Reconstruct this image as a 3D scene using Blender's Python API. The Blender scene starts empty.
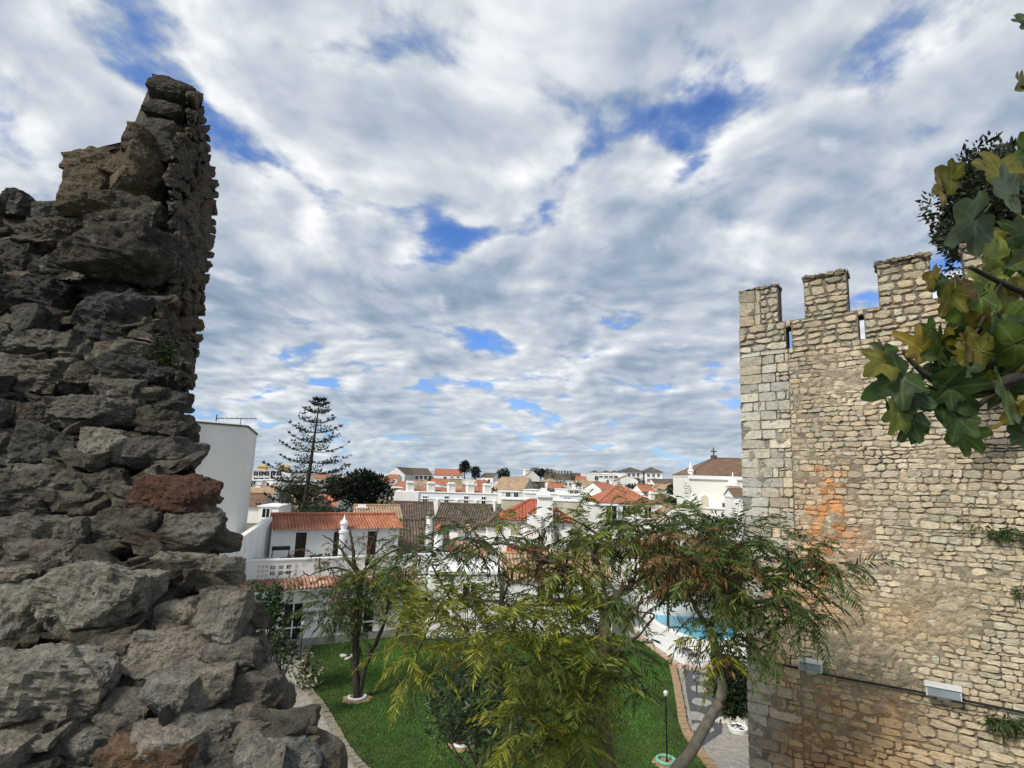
import bpy, bmesh, math, random
import numpy as np
from mathutils import Vector

# ---------------------------------------------------------------- camera, sky, sun, exposure
R = math.radians
scene = bpy.context.scene
EYE = np.array([0.0, 0.0, 9.5])
FPX, PITCH, ROLL = 530.0, R(10.06), R(1.8)
_f = np.array([0, math.cos(PITCH), math.sin(PITCH)])
_u0 = np.array([0, -math.sin(PITCH), math.cos(PITCH)])
_r0 = np.array([1.0, 0, 0])
_r = _r0 * math.cos(ROLL) + _u0 * math.sin(ROLL)
_u = _u0 * math.cos(ROLL) - _r0 * math.sin(ROLL)
cam_d = bpy.data.cameras.new("camera")
cam = bpy.data.objects.new("camera", cam_d)
scene.collection.objects.link(cam)
from mathutils import Matrix
cam.matrix_world = Matrix(((_r[0], _u[0], -_f[0], EYE[0]), (_r[1], _u[1], -_f[1], EYE[1]),
                           (_r[2], _u[2], -_f[2], EYE[2]), (0, 0, 0, 1)))
cam_d.sensor_width = 36
cam_d.lens = 36 * FPX / 1024
cam_d.clip_start = 0.05
cam_d.clip_end = 5000
scene.camera = cam

SUN_AZ = np.array([-0.70, -0.62]); SUN_AZ /= np.linalg.norm(SUN_AZ)
SUN_EL = R(42)
sun_d = bpy.data.lights.new("sun", 'SUN')
sun_d.energy = 2.7
sun_d.angle = R(14)
sun_d.color = (1.0, 0.95, 0.86)
sun = bpy.data.objects.new("sun", sun_d)
scene.collection.objects.link(sun)
sdir = Vector((SUN_AZ[0] * math.cos(SUN_EL), SUN_AZ[1] * math.cos(SUN_EL), math.sin(SUN_EL)))
sun.rotation_euler = sdir.to_track_quat('Z', 'Y').to_euler()

scene.view_settings.view_transform = 'Standard'
scene.view_settings.look = 'None'
scene.view_settings.gamma = 1
scene.view_settings.exposure = 0.55
scene.render.engine = 'CYCLES'
scene.cycles.use_denoising = True
scene.cycles.max_bounces = 6
scene.cycles.transparent_max_bounces = 8


class NT:
    """small helper round a node tree"""
    def __init__(s, t):
        s.t = t; s.n = t.nodes; s.l = t.links

    def node(s, ty, **k):
        o = s.n.new(ty)
        for a, v in k.items():
            if a == 'inp':
                for i, x in v.items():
                    if hasattr(x, 'is_linked') or isinstance(x, bpy.types.NodeSocket):
                        s.l.new(x, o.inputs[i])
                    else:
                        o.inputs[i].default_value = x
            else:
                setattr(o, a, v)
        return o

    def math(s, op, a, b=0.0, c=None):
        d = {0: a, 1: b}
        if c is not None: d[2] = c
        o = s.node('ShaderNodeMath', operation=op, inp=d)
        return o.outputs[0]

    def vmath(s, op, a, b=(0, 0, 0)):
        return s.node('ShaderNodeVectorMath', operation=op, inp={0: a, 1: b}).outputs[0]

    def noise(s, vec, scale, detail=4, rough=0.55, dist=0.0, dims='3D'):
        return s.node('ShaderNodeTexNoise', noise_dimensions=dims, inp={'Vector': vec, 'Scale': scale, 'Detail': detail,
                      'Roughness': rough, 'Distortion': dist}).outputs['Fac']

    def ramp(s, fac, stops, interp='LINEAR'):
        r = s.node('ShaderNodeValToRGB', inp={0: fac})
        cr = r.color_ramp
        cr.interpolation = interp
        while len(cr.elements) < len(stops): cr.elements.new(0.5)
        for e, (p, c) in zip(cr.elements, stops):
            e.position = p
            e.color = (c, c, c, 1) if not isinstance(c, (tuple, list)) else (*c, 1)
        return r.outputs[0]

    def mix(s, fac, a, b, blend='MIX'):
        o = s.node('ShaderNodeMix', data_type='RGBA', blend_type=blend)
        for i, x in ((0, fac), (6, a), (7, b)):
            if isinstance(x, bpy.types.NodeSocket): s.l.new(x, o.inputs[i])
            elif i == 0: o.inputs[0].default_value = x
            else: o.inputs[i].default_value = (*x, 1) if len(x) == 3 else x
        return o.outputs[2]


world = bpy.data.worlds.new("World")
scene.world = world
world.use_nodes = True
w = NT(world.node_tree)
w.n.clear()
wout = w.node('ShaderNodeOutputWorld')
skyt = w.node('ShaderNodeTexSky', sky_type='NISHITA', sun_disc=False, sun_elevation=SUN_EL,
              sun_rotation=math.atan2(SUN_AZ[0], SUN_AZ[1]), altitude=50, air_density=1.0, dust_density=0.1, ozone_density=4.0)
bg_sky = w.node('ShaderNodeBackground', inp={0: w.mix(1.0, skyt.outputs[0], (0.72, 1.0, 1.42), 'MULTIPLY'), 1: 0.085})
co = w.node('ShaderNodeTexCoord').outputs['Generated']
sep = w.node('ShaderNodeSeparateXYZ', inp={0: co})
zz = w.math('MAXIMUM', sep.outputs[2], 0.0)
zd = w.math('ADD', zz, 0.20)
px = w.math('DIVIDE', sep.outputs[0], zd)
py = w.math('DIVIDE', sep.outputs[1], zd)
P2 = w.node('ShaderNodeCombineXYZ', inp={0: px, 1: py, 2: 3.7}).outputs[0]
SKYOFF = (40.2, 21.7, 0)
GAPS = [(-0.368, 1.599, 0.221, 1.314, 0.115, 0.087), (0.217, 1.294, 0.502, 0.997, 0.115, 0.077), (0.289, 0.852, 0.524, 1.147, 0.103, 0.08), (-0.74, 0.8, -0.6, 0.8, 0.13, -0.13)]     # the last one thickens it again
P2 = w.vmath('ADD', P2, SKYOFF)
# slow warp so that the cells are not all alike
wrp = w.node('ShaderNodeTexNoise', inp={'Vector': P2, 'Scale': 1.1, 'Detail': 1.5})
wv = w.vmath('MULTIPLY', w.vmath('SUBTRACT', wrp.outputs['Color'], (0.5, 0.5, 0.5)), (0.45, 0.45, 0))
P3 = w.vmath('ADD', P2, wv)
big = w.noise(P3, 1.3, 1.5, 0.5)
mid = w.noise(P3, 4.2, 4, 0.5)
fine = w.noise(P3, 14.0, 6, 0.6)
sunv = (float(SUN_AZ[0]) * 0.07, float(SUN_AZ[1]) * 0.07, 0)
mid2 = w.noise(w.vmath('ADD', P3, sunv), 4.2, 4, 0.5)
wrp2 = w.node('ShaderNodeTexNoise', inp={'Vector': P2, 'Scale': 6.0, 'Detail': 4.0})
vor = w.node('ShaderNodeTexVoronoi', voronoi_dimensions='2D', feature='SMOOTH_F1', inp={'Vector': P3, 'Scale': 3.0, 'Smoothness': 0.35, 'Randomness': 0.95}).outputs['Distance']
puff = w.math('SUBTRACT', 0.62, vor)
vor2 = w.node('ShaderNodeTexVoronoi', voronoi_dimensions='2D', feature='SMOOTH_F1', inp={'Vector': w.vmath('ADD', P3, w.vmath('MULTIPLY', w.vmath('SUBTRACT', wrp2.outputs['Color'], (0.5, 0.5, 0.5)), (0.30, 0.30, 0))), 'Scale': 3.9, 'Smoothness': 0.4, 'Randomness': 1.0}).outputs['Distance']
puff2 = w.math('ADD', w.math('MULTIPLY', w.math('SUBTRACT', 0.62, vor2), 0.6), w.math('MULTIPLY', puff, 0.5))
dens = w.math('ADD', w.math('MULTIPLY', big, 0.42), w.math('MULTIPLY', mid, 0.34))
dens = w.math('ADD', dens, w.math('MULTIPLY', fine, 0.20))
dens = w.math('ADD', dens, w.math('MULTIPLY', puff2, 0.66))
# a long thinning of the deck, where the blue shows
for (ax, ay, bx, by, wd, am) in GAPS:
    L = math.hypot(bx - ax, by - ay); tx, ty = (bx - ax) / L, (by - ay) / L
    al = w.math('ADD', w.math('MULTIPLY', px, tx), w.math('MULTIPLY', py, ty)); al = w.math('SUBTRACT', al, (ax + bx) / 2 * tx + (ay + by) / 2 * ty)
    ac = w.math('ADD', w.math('MULTIPLY', px, -ty), w.math('MULTIPLY', py, tx)); ac = w.math('SUBTRACT', ac, -(ax + bx) / 2 * ty + (ay + by) / 2 * tx)
    q2 = w.math('ADD', w.math('POWER', w.math('DIVIDE', al, L * 0.62), 2.0), w.math('POWER', w.math('DIVIDE', ac, wd), 2.0))
    dens = w.math('SUBTRACT', dens, w.math('MULTIPLY', w.math('POWER', 2.718, w.math('MULTIPLY', q2, -1.0)), am))
cov = w.node('ShaderNodeMapRange', interpolation_type='SMOOTHSTEP', inp={0: dens, 1: 0.335, 2: 0.53, 3: 0.0, 4: 1.0}).outputs[0]
lit = w.math('ADD', w.math('MULTIPLY', w.math('SUBTRACT', mid, mid2), 1.5), 0.60)
thick = w.node('ShaderNodeMapRange', inp={0: dens, 1: 0.54, 2: 0.84, 3: 0.22, 4: -0.46}).outputs[0]
fin2 = w.math('ADD', w.math('MULTIPLY', w.math('SUBTRACT', fine, 0.5), 0.55), w.math('MULTIPLY', w.math('SUBTRACT', puff2, 0.27), 1.15))
sh = w.math('ADD', w.math('ADD', lit, thick), fin2)
ccol = w.ramp(sh, [(0.05, (0.19, 0.25, 0.345)), (0.36, (0.315, 0.385, 0.485)), (0.64, (0.53, 0.575, 0.635)), (0.95, (0.88, 0.89, 0.90))])
# the far deck near the horizon: thin blue-grey bands
hz = w.node('ShaderNodeMapRange', inp={0: zz, 1: 0.0, 2: 0.20, 3: 0.8, 4: 0.0}).outputs[0]
ccol = w.mix(hz, ccol, w.mix(0.55, ccol, (0.40, 0.49, 0.55)))
cov = w.math('MAXIMUM', cov, w.node('ShaderNodeMapRange', inp={0: zz, 1: 0.02, 2: 0.25, 3: 0.75, 4: 0.0}).outputs[0])
veil = w.node('ShaderNodeMapRange', interpolation_type='SMOOTHSTEP', inp={0: cov, 1: 0.15, 2: 0.95, 3: 0.0, 4: 1.0}).outputs[0]
ccol = w.mix(veil, (0.26, 0.35, 0.56), ccol)
bg_c = w.node('ShaderNodeBackground', inp={0: ccol, 1: 0.80})
msh = w.node('ShaderNodeMixShader', inp={0: cov, 1: bg_sky.outputs[0], 2: bg_c.outputs[0]})
w.l.new(msh.outputs[0], wout.inputs[0])


# ---------------------------------------------------------------- helpers
def ray(x, y):
    d = _f * FPX + _r * (x - 512) + _u * (384 - y)
    return d / d[1]


def P(x, y, Y):
    """the point seen at pixel x, y at forward distance Y metres"""
    return EYE + ray(x, y) * Y


def G(x, y, z=0.0):
    """the point of the level plane z seen at pixel x, y"""
    d = ray(x, y)
    return EYE + d * ((z - EYE[2]) / d[2])


def rng(seed):
    return np.random.default_rng(seed)


class VN:
    """fast value noise"""
    def __init__(s, seed):
        s.t = rng(seed).random(4096) * 2 - 1

    def __call__(s, p):
        p = np.asarray(p, float)
        i = np.floor(p).astype(int); f = p - i
        f = f * f * (3 - 2 * f)
        out = 0
        for dx in (0, 1):
            for dy in (0, 1):
                for dz in (0, 1):
                    h = ((i[..., 0] + dx) * 73856093 ^ (i[..., 1] + dy) * 19349663 ^ (i[..., 2] + dz) * 83492791) & 4095
                    wgt = (f[..., 0] if dx else 1 - f[..., 0]) * (f[..., 1] if dy else 1 - f[..., 1]) * (f[..., 2] if dz else 1 - f[..., 2])
                    out = out + wgt * s.t[h]
        return out

    def fbm(s, p, o=4, lac=2.1, g=0.5):
        p = np.asarray(p, float)
        a, out = 1.0, 0
        for k in range(o):
            out = out + a * s(p + 17.3 * k)
            p = p * lac; a *= g
        return out


vn = VN(11)


def wloc(o):
    l = np.zeros(3)
    while o is not None:
        l += np.array(o.location); o = o.parent
    return l


def tag(o, label=None, cat=None, group=None, kind=None):
    if label: o['label'] = label
    if cat: o['category'] = cat
    if group: o['group'] = group
    if kind: o['kind'] = kind
    return o


def empty(name, loc, label, cat, group=None):
    o = bpy.data.objects.new(name, None)
    o.empty_display_size = 0.2
    o.location = [float(v) for v in loc]
    scene.collection.objects.link(o)
    return tag(o, label, cat, group)


class MB:
    """collects geometry in world coordinates and links it as one mesh object"""
    def __init__(s):
        s.v = []; s.f = []; s.m = []; s.c = []; s.n = 0; s.uv = None

    def add(s, verts, faces, col=None, mi=0):
        verts = np.asarray(verts, float).reshape(-1, 3)
        b = s.n
        s.v.append(verts); s.n += len(verts)
        for f in faces:
            s.f.append([i + b for i in f]); s.m.append(mi)
        if col is None: col = (1, 1, 1)
        col = np.asarray(col, float)
        if col.ndim == 1: col = np.tile(col, (len(verts), 1))
        s.c.append(col)
        return b

    def quad(s, a, b, c, d, col=None, mi=0):
        s.add([a, b, c, d], [(0, 1, 2, 3)], col, mi)

    def box8(s, p, col=None, mi=0):
        s.add(p, [(0, 3, 2, 1), (4, 5, 6, 7), (0, 1, 5, 4), (1, 2, 6, 5), (2, 3, 7, 6), (3, 0, 4, 7)], col, mi)

    def box(s, fr, u0, u1, v0, v1, z0, z1, col=None, mi=0):
        s.box8([fr(u0, v0, z0), fr(u1, v0, z0), fr(u1, v1, z0), fr(u0, v1, z0),
                fr(u0, v0, z1), fr(u1, v0, z1), fr(u1, v1, z1), fr(u0, v1, z1)], col, mi)

    def tube(s, pts, rad, sides=7, col=None, cap=True, mi=0):
        pts = np.asarray(pts, float)
        n = len(pts)
        rad = np.broadcast_to(np.asarray(rad, float), (n,))
        V = []
        ref = np.array([0.3, 0.1, 1.0])
        for i in range(n):
            t = pts[min(i + 1, n - 1)] - pts[max(i - 1, 0)]
            t = t / (np.linalg.norm(t) + 1e-9)
            a = np.cross(t, ref)
            if np.linalg.norm(a) < 0.15: a = np.cross(t, [1, 0, 0])
            a /= np.linalg.norm(a); b = np.cross(t, a)
            for k in range(sides):
                th = 2 * math.pi * k / sides
                V.append(pts[i] + rad[i] * (a * math.cos(th) + b * math.sin(th)))
        F = []
        for i in range(n - 1):
            for k in range(sides):
                k2 = (k + 1) % sides
                F.append((i * sides + k, i * sides + k2, (i + 1) * sides + k2, (i + 1) * sides + k))
        if cap:
            F.append(tuple(range(sides))[::-1]); F.append(tuple((n - 1) * sides + k for k in range(sides)))
        s.add(V, F, col, mi)

    def lathe(s, base, prof, sides=16, col=None, mi=0, axis=None):
        """prof: list of (radius, height) round the vertical through base"""
        V = []; F = []
        for r, h in prof:
            for k in range(sides):
                th = 2 * math.pi * k / sides
                V.append((base[0] + r * math.cos(th), base[1] + r * math.sin(th), base[2] + h))
        n = len(prof)
        for i in range(n - 1):
            for k in range(sides):
                k2 = (k + 1) % sides
                F.append((i * sides + k, i * sides + k2, (i + 1) * sides + k2, (i + 1) * sides + k))
        F.append(tuple(range(sides))[::-1]); F.append(tuple((n - 1) * sides + k for k in range(sides)))
        s.add(V, F, col, mi)

    def build(s, name, mats, parent=None, loc=None, smooth=False, uv=None):
        V = np.concatenate(s.v) if s.v else np.zeros((0, 3))
        C = np.concatenate(s.c) if s.c else np.zeros((0, 3))
        if parent is not None: off = wloc(parent)
        else: off = np.array(loc if loc is not None else (0, 0, 0), float)
        me = bpy.data.meshes.new(name)
        me.from_pydata((V - off).tolist(), [], s.f)
        if not isinstance(mats, (list, tuple)): mats = [mats]
        for m in mats: me.materials.append(m)
        if len(mats) > 1: me.polygons.foreach_set('material_index', s.m)
        at = me.color_attributes.new('tint', 'FLOAT_COLOR', 'POINT')
        at.data.foreach_set('color', np.concatenate([C, np.ones((len(C), 1))], 1).astype(np.float32).ravel())
        if uv is not None:
            ul = me.uv_layers.new(name='UVMap')
            li = np.zeros(len(me.loops), int); me.loops.foreach_get('vertex_index', li)
            ul.data.foreach_set('uv', np.asarray(uv, np.float32)[li].ravel())
        if smooth: me.polygons.foreach_set('use_smooth', [True] * len(me.polygons))
        me.update()
        o = bpy.data.objects.new(name, me)
        scene.collection.objects.link(o)
        if parent is not None: o.parent = parent
        else: o.location = [float(x) for x in off]
        return o


def copy_tree(o, parent=None):
    c = o.copy()
    scene.collection.objects.link(c)
    if parent is not None: c.parent = parent
    for ch in list(o.children): copy_tree(ch, c)
    return c


class Frame:
    """local (u along, v back, z up) to world"""
    def __init__(s, o, yaw):
        s.o = np.array(o, float); a = R(yaw)
        s.U = np.array([math.cos(a), math.sin(a), 0]); s.V = np.array([-math.sin(a), math.cos(a), 0])

    def __call__(s, u, v, z):
        return np.array([s.o[0] + s.U[0] * u + s.V[0] * v, s.o[1] + s.U[1] * u + s.V[1] * v, s.o[2] + z])

    def hit(s, x, y, v=0.0):
        """u, z where the pixel's ray meets the upright plane v"""
        d = ray(x, y)
        n = s.V
        t = (np.dot(s.o + n * v - EYE, n)) / np.dot(d, n)
        p = EYE + d * t
        return float(np.dot(p - s.o, s.U)), float(p[2] - s.o[2])


# ---------------------------------------------------------------- materials
MATS = {}


def mk(name, base=(0.5, 0.5, 0.5), var=0.25, scale=4.0, rough=0.85, bump=0.3, bscale=None, tint=False, hue=None, spots=None,
       metal=0.0, trans=0.0, detail=6, spec=0.3, bdist=0.02, streak=None, grit=0.6):
    m = bpy.data.materials.new(name); m.use_nodes = True
    t = NT(m.node_tree)
    b = t.n['Principled BSDF']
    co = t.node('ShaderNodeTexCoord').outputs['Object']
    n1 = t.noise(co, scale, detail, grit)
    f = t.ramp(n1, [(0.25, 1 - var), (0.75, 1 + var)])
    if tint:
        base_s = t.node('ShaderNodeAttribute', attribute_name='tint').outputs['Color']
        base_s = t.mix(1.0, base_s, (*base, 1), 'MULTIPLY')
    else:
        rgb = t.node('ShaderNodeRGB'); rgb.outputs[0].default_value = (*base, 1); base_s = rgb.outputs[0]
    c = t.mix(1.0, base_s, f, 'MULTIPLY')
    if hue:      # second colour in broad patches
        h = t.ramp(t.noise(co, hue[1], 4, 0.6), [(hue[2], 0.0), (hue[3], 1.0)])
        c = t.mix(h, c, hue[0])
    if spots:    # small spots: colour, scale, lo, hi
        for col, sc, lo, hi in spots:
            h = t.ramp(t.noise(co, sc, 5, 0.65), [(lo, 0.0), (hi, 1.0)])
            c = t.mix(h, c, col)
    if streak:   # run-off streaks down a wall: colour, strength
        mp = t.node('ShaderNodeMapping', inp={'Vector': co, 'Scale': (0.9, 0.9, 0.13)}).outputs[0]
        h = t.math('MULTIPLY', t.ramp(t.noise(mp, 1.0, 6, 0.65), [(0.50, 0.0), (0.85, 1.0)]), streak[1] * 0.8)
        c = t.mix(h, c, streak[0])
    t.l.new(c, b.inputs['Base Color'])
    b.inputs['Roughness'].default_value = rough
    b.inputs['Metallic'].default_value = metal
    b.inputs['Specular IOR Level'].default_value = spec
    if bump:
        bn = t.noise(co, bscale or scale * 4, 8, 0.65)
        bp = t.node('ShaderNodeBump', inp={'Strength': bump, 'Distance': bdist, 'Height': bn})
        t.l.new(bp.outputs[0], b.inputs['Normal'])
    if trans:
        tr = t.node('ShaderNodeBsdfTranslucent', inp={0: c})
        ms = t.node('ShaderNodeMixShader', inp={0: trans, 1: b.outputs[0], 2: tr.outputs[0]})
        t.l.new(ms.outputs[0], t.n['Material Output'].inputs[0])
    MATS[name] = m
    return m


def mk_tile(name, c1, c2, dark, tile=0.24, row=0.42, lichen=0.0):
    """roof tiles: uv in metres (u along the eave, v up the slope)"""
    m = bpy.data.materials.new(name); m.use_nodes = True
    t = NT(m.node_tree); b = t.n['Principled BSDF']
    uv = t.node('ShaderNodeTexCoord').outputs['UV']
    s = t.node('ShaderNodeSeparateXYZ', inp={0: uv})
    iu = t.math('FLOOR', t.math('DIVIDE', s.outputs[0], tile)); fv = t.math('DIVIDE', s.outputs[1], row)
    iv = t.math('FLOOR', fv); fr = t.math('FRACT', fv)
    wn = t.node('ShaderNodeTexWhiteNoise', noise_dimensions='3D', inp={0: t.node('ShaderNodeCombineXYZ', inp={0: iu, 1: iv}).outputs[0]}).outputs[0]
    c = t.mix(wn, c1, c2)
    n = t.noise(uv, 0.9, 6, 0.65)
    c = t.mix(t.ramp(n, [(0.42, 0.0), (0.72, 0.75)]), c, dark)
    if lichen:
        c = t.mix(t.ramp(t.noise(uv, 2.6, 6, 0.7), [(0.52, 0.0), (0.7, lichen)]), c, (0.30, 0.27, 0.19))
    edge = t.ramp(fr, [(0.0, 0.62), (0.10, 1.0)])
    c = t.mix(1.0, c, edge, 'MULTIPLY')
    fu = t.math('FRACT', t.math('DIVIDE', s.outputs[0], tile))
    t.l.new(c, b.inputs['Base Color'])
    b.inputs['Roughness'].default_value = 0.85
    hu = t.math('SINE', t.math('MULTIPLY', t.math('DIVIDE', s.outputs[0], tile), 2 * math.pi))
    hgt = t.math('ADD', t.math('MULTIPLY', hu, 0.5), t.math('MULTIPLY', fr, -0.6))
    bp = t.node('ShaderNodeBump', inp={'Strength': 0.6, 'Distance': 0.05, 'Height': hgt})
    t.l.new(bp.outputs[0], b.inputs['Normal'])
    MATS[name] = m
    return m


def M(n): return MATS[n]


mk('rock', (0.128, 0.116, 0.094), 0.9, 15, 0.95, 1.0, 40, tint=True, bdist=0.06, detail=14, grit=0.78,
   spots=[((0.36, 0.34, 0.29), 8.5, 0.58, 0.76), ((0.075, 0.05, 0.03), 4, 0.58, 0.72), ((0.030, 0.027, 0.023), 7, 0.60, 0.76), ((0.02, 0.018, 0.015), 60, 0.62, 0.69), ((0.34, 0.33, 0.29), 30, 0.68, 0.76)])
mk('rock_mortar', (0.105, 0.082, 0.056), 0.8, 14, 1.0, 1.0, 40, bdist=0.05, detail=14, grit=0.75, spots=[((0.03, 0.025, 0.02), 22, 0.58, 0.68)])
mk('tower_stone', (1, 1, 1), 0.38, 8, 0.95, 0.9, 18, tint=True, bdist=0.04, detail=12, grit=0.72,
   spots=[((0.16, 0.14, 0.11), 3.2, 0.62, 0.76), ((0.09, 0.075, 0.055), 13, 0.64, 0.72)])
mk('tower_mortar', (1, 1, 1), 0.6, 9, 1.0, 1.0, 10, tint=True, bdist=0.10, detail=12, grit=0.75,
   spots=[((0.075, 0.06, 0.045), 9, 0.60, 0.72)])
mk('plaster', (0.83, 0.82, 0.785), 0.06, 0.8, 0.9, 0.15, 12, streak=((0.50, 0.49, 0.45), 0.45))
mk('plaster_blue', (0.76, 0.775, 0.79), 0.06, 0.8, 0.9, 0.15, 12, streak=((0.50, 0.51, 0.52), 0.4))
mk('plaster_cream', (0.80, 0.785, 0.72), 0.06, 0.5, 0.9, 0.15, 12, streak=((0.55, 0.50, 0.40), 0.45))
mk('plaster_grey', (0.68, 0.68, 0.65), 0.08, 0.6, 0.9, 0.15, 12, streak=((0.33, 0.32, 0.28), 0.6))
mk('plaster_trim', (0.82, 0.82, 0.81), 0.04, 1.5, 0.8, 0.05)
mk('plaster_tan', (0.42, 0.32, 0.21), 0.2, 0.8, 0.9, 0.2, 8, streak=((0.22, 0.17, 0.12), 0.5))
mk('plaster_beige', (0.50, 0.48, 0.38), 0.2, 0.6, 0.9, 0.3, 6, streak=((0.25, 0.23, 0.17), 0.7))
mk('ochre', (0.46, 0.32, 0.13), 0.15, 2, 0.9, 0.1)
mk('old_wall', (0.13, 0.115, 0.085), 0.6, 0.5, 0.95, 0.6, 2.5, spots=[((0.045, 0.042, 0.035), 0.35, 0.5, 0.62)], bdist=0.2)
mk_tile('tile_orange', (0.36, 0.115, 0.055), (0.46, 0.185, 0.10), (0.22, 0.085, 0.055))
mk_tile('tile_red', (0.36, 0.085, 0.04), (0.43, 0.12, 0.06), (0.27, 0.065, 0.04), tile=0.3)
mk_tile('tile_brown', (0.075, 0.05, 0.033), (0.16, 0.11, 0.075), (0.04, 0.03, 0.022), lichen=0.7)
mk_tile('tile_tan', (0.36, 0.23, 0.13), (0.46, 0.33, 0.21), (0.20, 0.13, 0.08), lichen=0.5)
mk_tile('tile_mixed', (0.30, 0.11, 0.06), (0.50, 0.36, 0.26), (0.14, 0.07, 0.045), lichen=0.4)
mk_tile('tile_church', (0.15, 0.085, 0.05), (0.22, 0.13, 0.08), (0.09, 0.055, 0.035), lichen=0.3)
mk('glass', (0.012, 0.014, 0.016), 0.1, 1, 0.06, 0, spec=0.6)
mk('glass_sky', (0.20, 0.24, 0.27), 0.2, 2, 0.08, 0, spec=0.8)
mk('door_dark', (0.035, 0.022, 0.016), 0.3, 6, 0.6, 0.2)
mk('shutter', (0.34, 0.33, 0.27), 0.15, 3, 0.7, 0.1)
mk('iron', (0.012, 0.012, 0.013), 0.2, 20, 0.5, 0.1)
mk('galvanised', (0.42, 0.44, 0.45), 0.12, 8, 0.5, 0.1, metal=0.3)
mk('lamp_grey', (0.60, 0.62, 0.62), 0.06, 8, 0.45, 0.05)
mk('white_paint', (0.78, 0.78, 0.76), 0.12, 9, 0.7, 0.2)
mk('terracotta', (0.40, 0.13, 0.07), 0.2, 9, 0.85, 0.2)
mk('bark', (0.115, 0.085, 0.06), 0.4, 9, 0.95, 0.9, 28, spots=[((0.19, 0.18, 0.155), 7, 0.56, 0.70)], bdist=0.02)
mk('bark_pale', (0.135, 0.12, 0.095), 0.35, 8, 0.95, 0.7, 30, spots=[((0.09, 0.08, 0.06), 10, 0.58, 0.68)], bdist=0.015)
mk('bark_dark', (0.045, 0.036, 0.028), 0.4, 9, 0.95, 0.8, 28, bdist=0.02)
mk('leaf', (1, 1, 1), 0.28, 2.2, 0.55, 0, tint=True, trans=0.28, spec=0.35)
mk('fig_leaf', (1, 1, 1), 0.35, 18, 0.34, 0.5, 70, tint=True, trans=0.42, spec=0.35, bdist=0.004,
   spots=[((0.10, 0.06, 0.02), 24, 0.62, 0.70), ((0.13, 0.085, 0.02), 9, 0.60, 0.74)])
mk('grass_blade', (1, 1, 1), 0.3, 1.2, 0.7, 0, tint=True, trans=0.25)
mk('lawn_soil', (0.034, 0.070, 0.013), 0.5, 1.3, 1.0, 0.6, 20, hue=((0.055, 0.075, 0.016), 0.6, 0.48, 0.7))
mk('paving', (0.30, 0.275, 0.235), 0.4, 5, 0.95, 0.6, 14, spots=[((0.17, 0.15, 0.12), 9, 0.56, 0.68), ((0.42, 0.40, 0.36), 22, 0.60, 0.70)])
mk('earth', (0.17, 0.14, 0.10), 0.35, 0.08, 1.0, 0.4, 1.0, hue=((0.06, 0.075, 0.03), 0.03, 0.46, 0.56))
mk('gravel', (0.085, 0.088, 0.09), 0.6, 9, 0.95, 0.9, 16, spots=[((0.28, 0.28, 0.27), 24, 0.60, 0.66)], bdist=0.05)
mk('slab', (0.30, 0.29, 0.26), 0.25, 5, 0.9, 0.4, 18)
mk('deck', (0.70, 0.69, 0.66), 0.08, 2, 0.85, 0.1)
mk('deck_edge', (0.50, 0.36, 0.27), 0.2, 5, 0.85, 0.3)
mk('brick_edge', (0.34, 0.235, 0.14), 0.35, 6, 0.95, 0.6, 14, spots=[((0.16, 0.10, 0.06), 8, 0.58, 0.7)])
mk('water', (0.03, 0.36, 0.55), 0.15, 1.5, 0.05, 0.3, 5, spec=0.6)
mk('pool_tile', (0.08, 0.33, 0.52), 0.2, 6, 0.4, 0)
mk('wood_brown', (0.085, 0.05, 0.03), 0.3, 8, 0.7, 0.2)
mk('mulch', (0.35, 0.24, 0.13), 0.35, 10, 1.0, 0.8, 25)
mk('cable', (0.01, 0.01, 0.011), 0.1, 10, 0.6, 0)
mk('green_rim', (0.18, 0.45, 0.32), 0.15, 9, 0.6, 0.1)

# ---------------------------------------------------------------- ground, garden, pool
def proj(p):
    d = np.asarray(p, float) - EYE
    z = d @ _f
    return 512 + FPX * (d @ _r) / z, 384 - FPX * (d @ _u) / z


CTRL = []          # x, y, z of the ground under the far buildings; filled before the terrain is made


def poly_sheet(name, pts, z, mat, thick=None, label=None, inner=None):
    """a level sheet through ground points (x, y)"""
    bm = bmesh.new()
    vs = [bm.verts.new((p[0], p[1], z)) for p in pts]
    f = bm.faces.new(vs)
    if f.normal.z < 0: f.normal_flip()
    if thick:
        r = bmesh.ops.extrude_face_region(bm, geom=[f])
        for v in r['geom']:
            if isinstance(v, bmesh.types.BMVert): v.co.z -= thick
    bmesh.ops.triangulate(bm, faces=bm.faces[:])
    bmesh.ops.recalc_face_normals(bm, faces=bm.faces[:])
    me = bpy.data.meshes.new(name); bm.to_mesh(me); bm.free()
    me.materials.append(mat)
    o = bpy.data.objects.new(name, me); scene.collection.objects.link(o)
    o['kind'] = 'structure'
    return o


def smooth_poly(pts, n=6):
    """closed Catmull-Rom through the points"""
    pts = np.asarray(pts, float); m = len(pts); out = []
    for i in range(m):
        p0, p1, p2, p3 = pts[i - 1], pts[i], pts[(i + 1) % m], pts[(i + 2) % m]
        for k in range(n):
            t = k / n
            out.append(0.5 * (2 * p1 + (p2 - p0) * t + (2 * p0 - 5 * p1 + 4 * p2 - p3) * t * t + (3 * p1 - p0 - 3 * p2 + p3) * t ** 3))
    return np.array(out)


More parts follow.
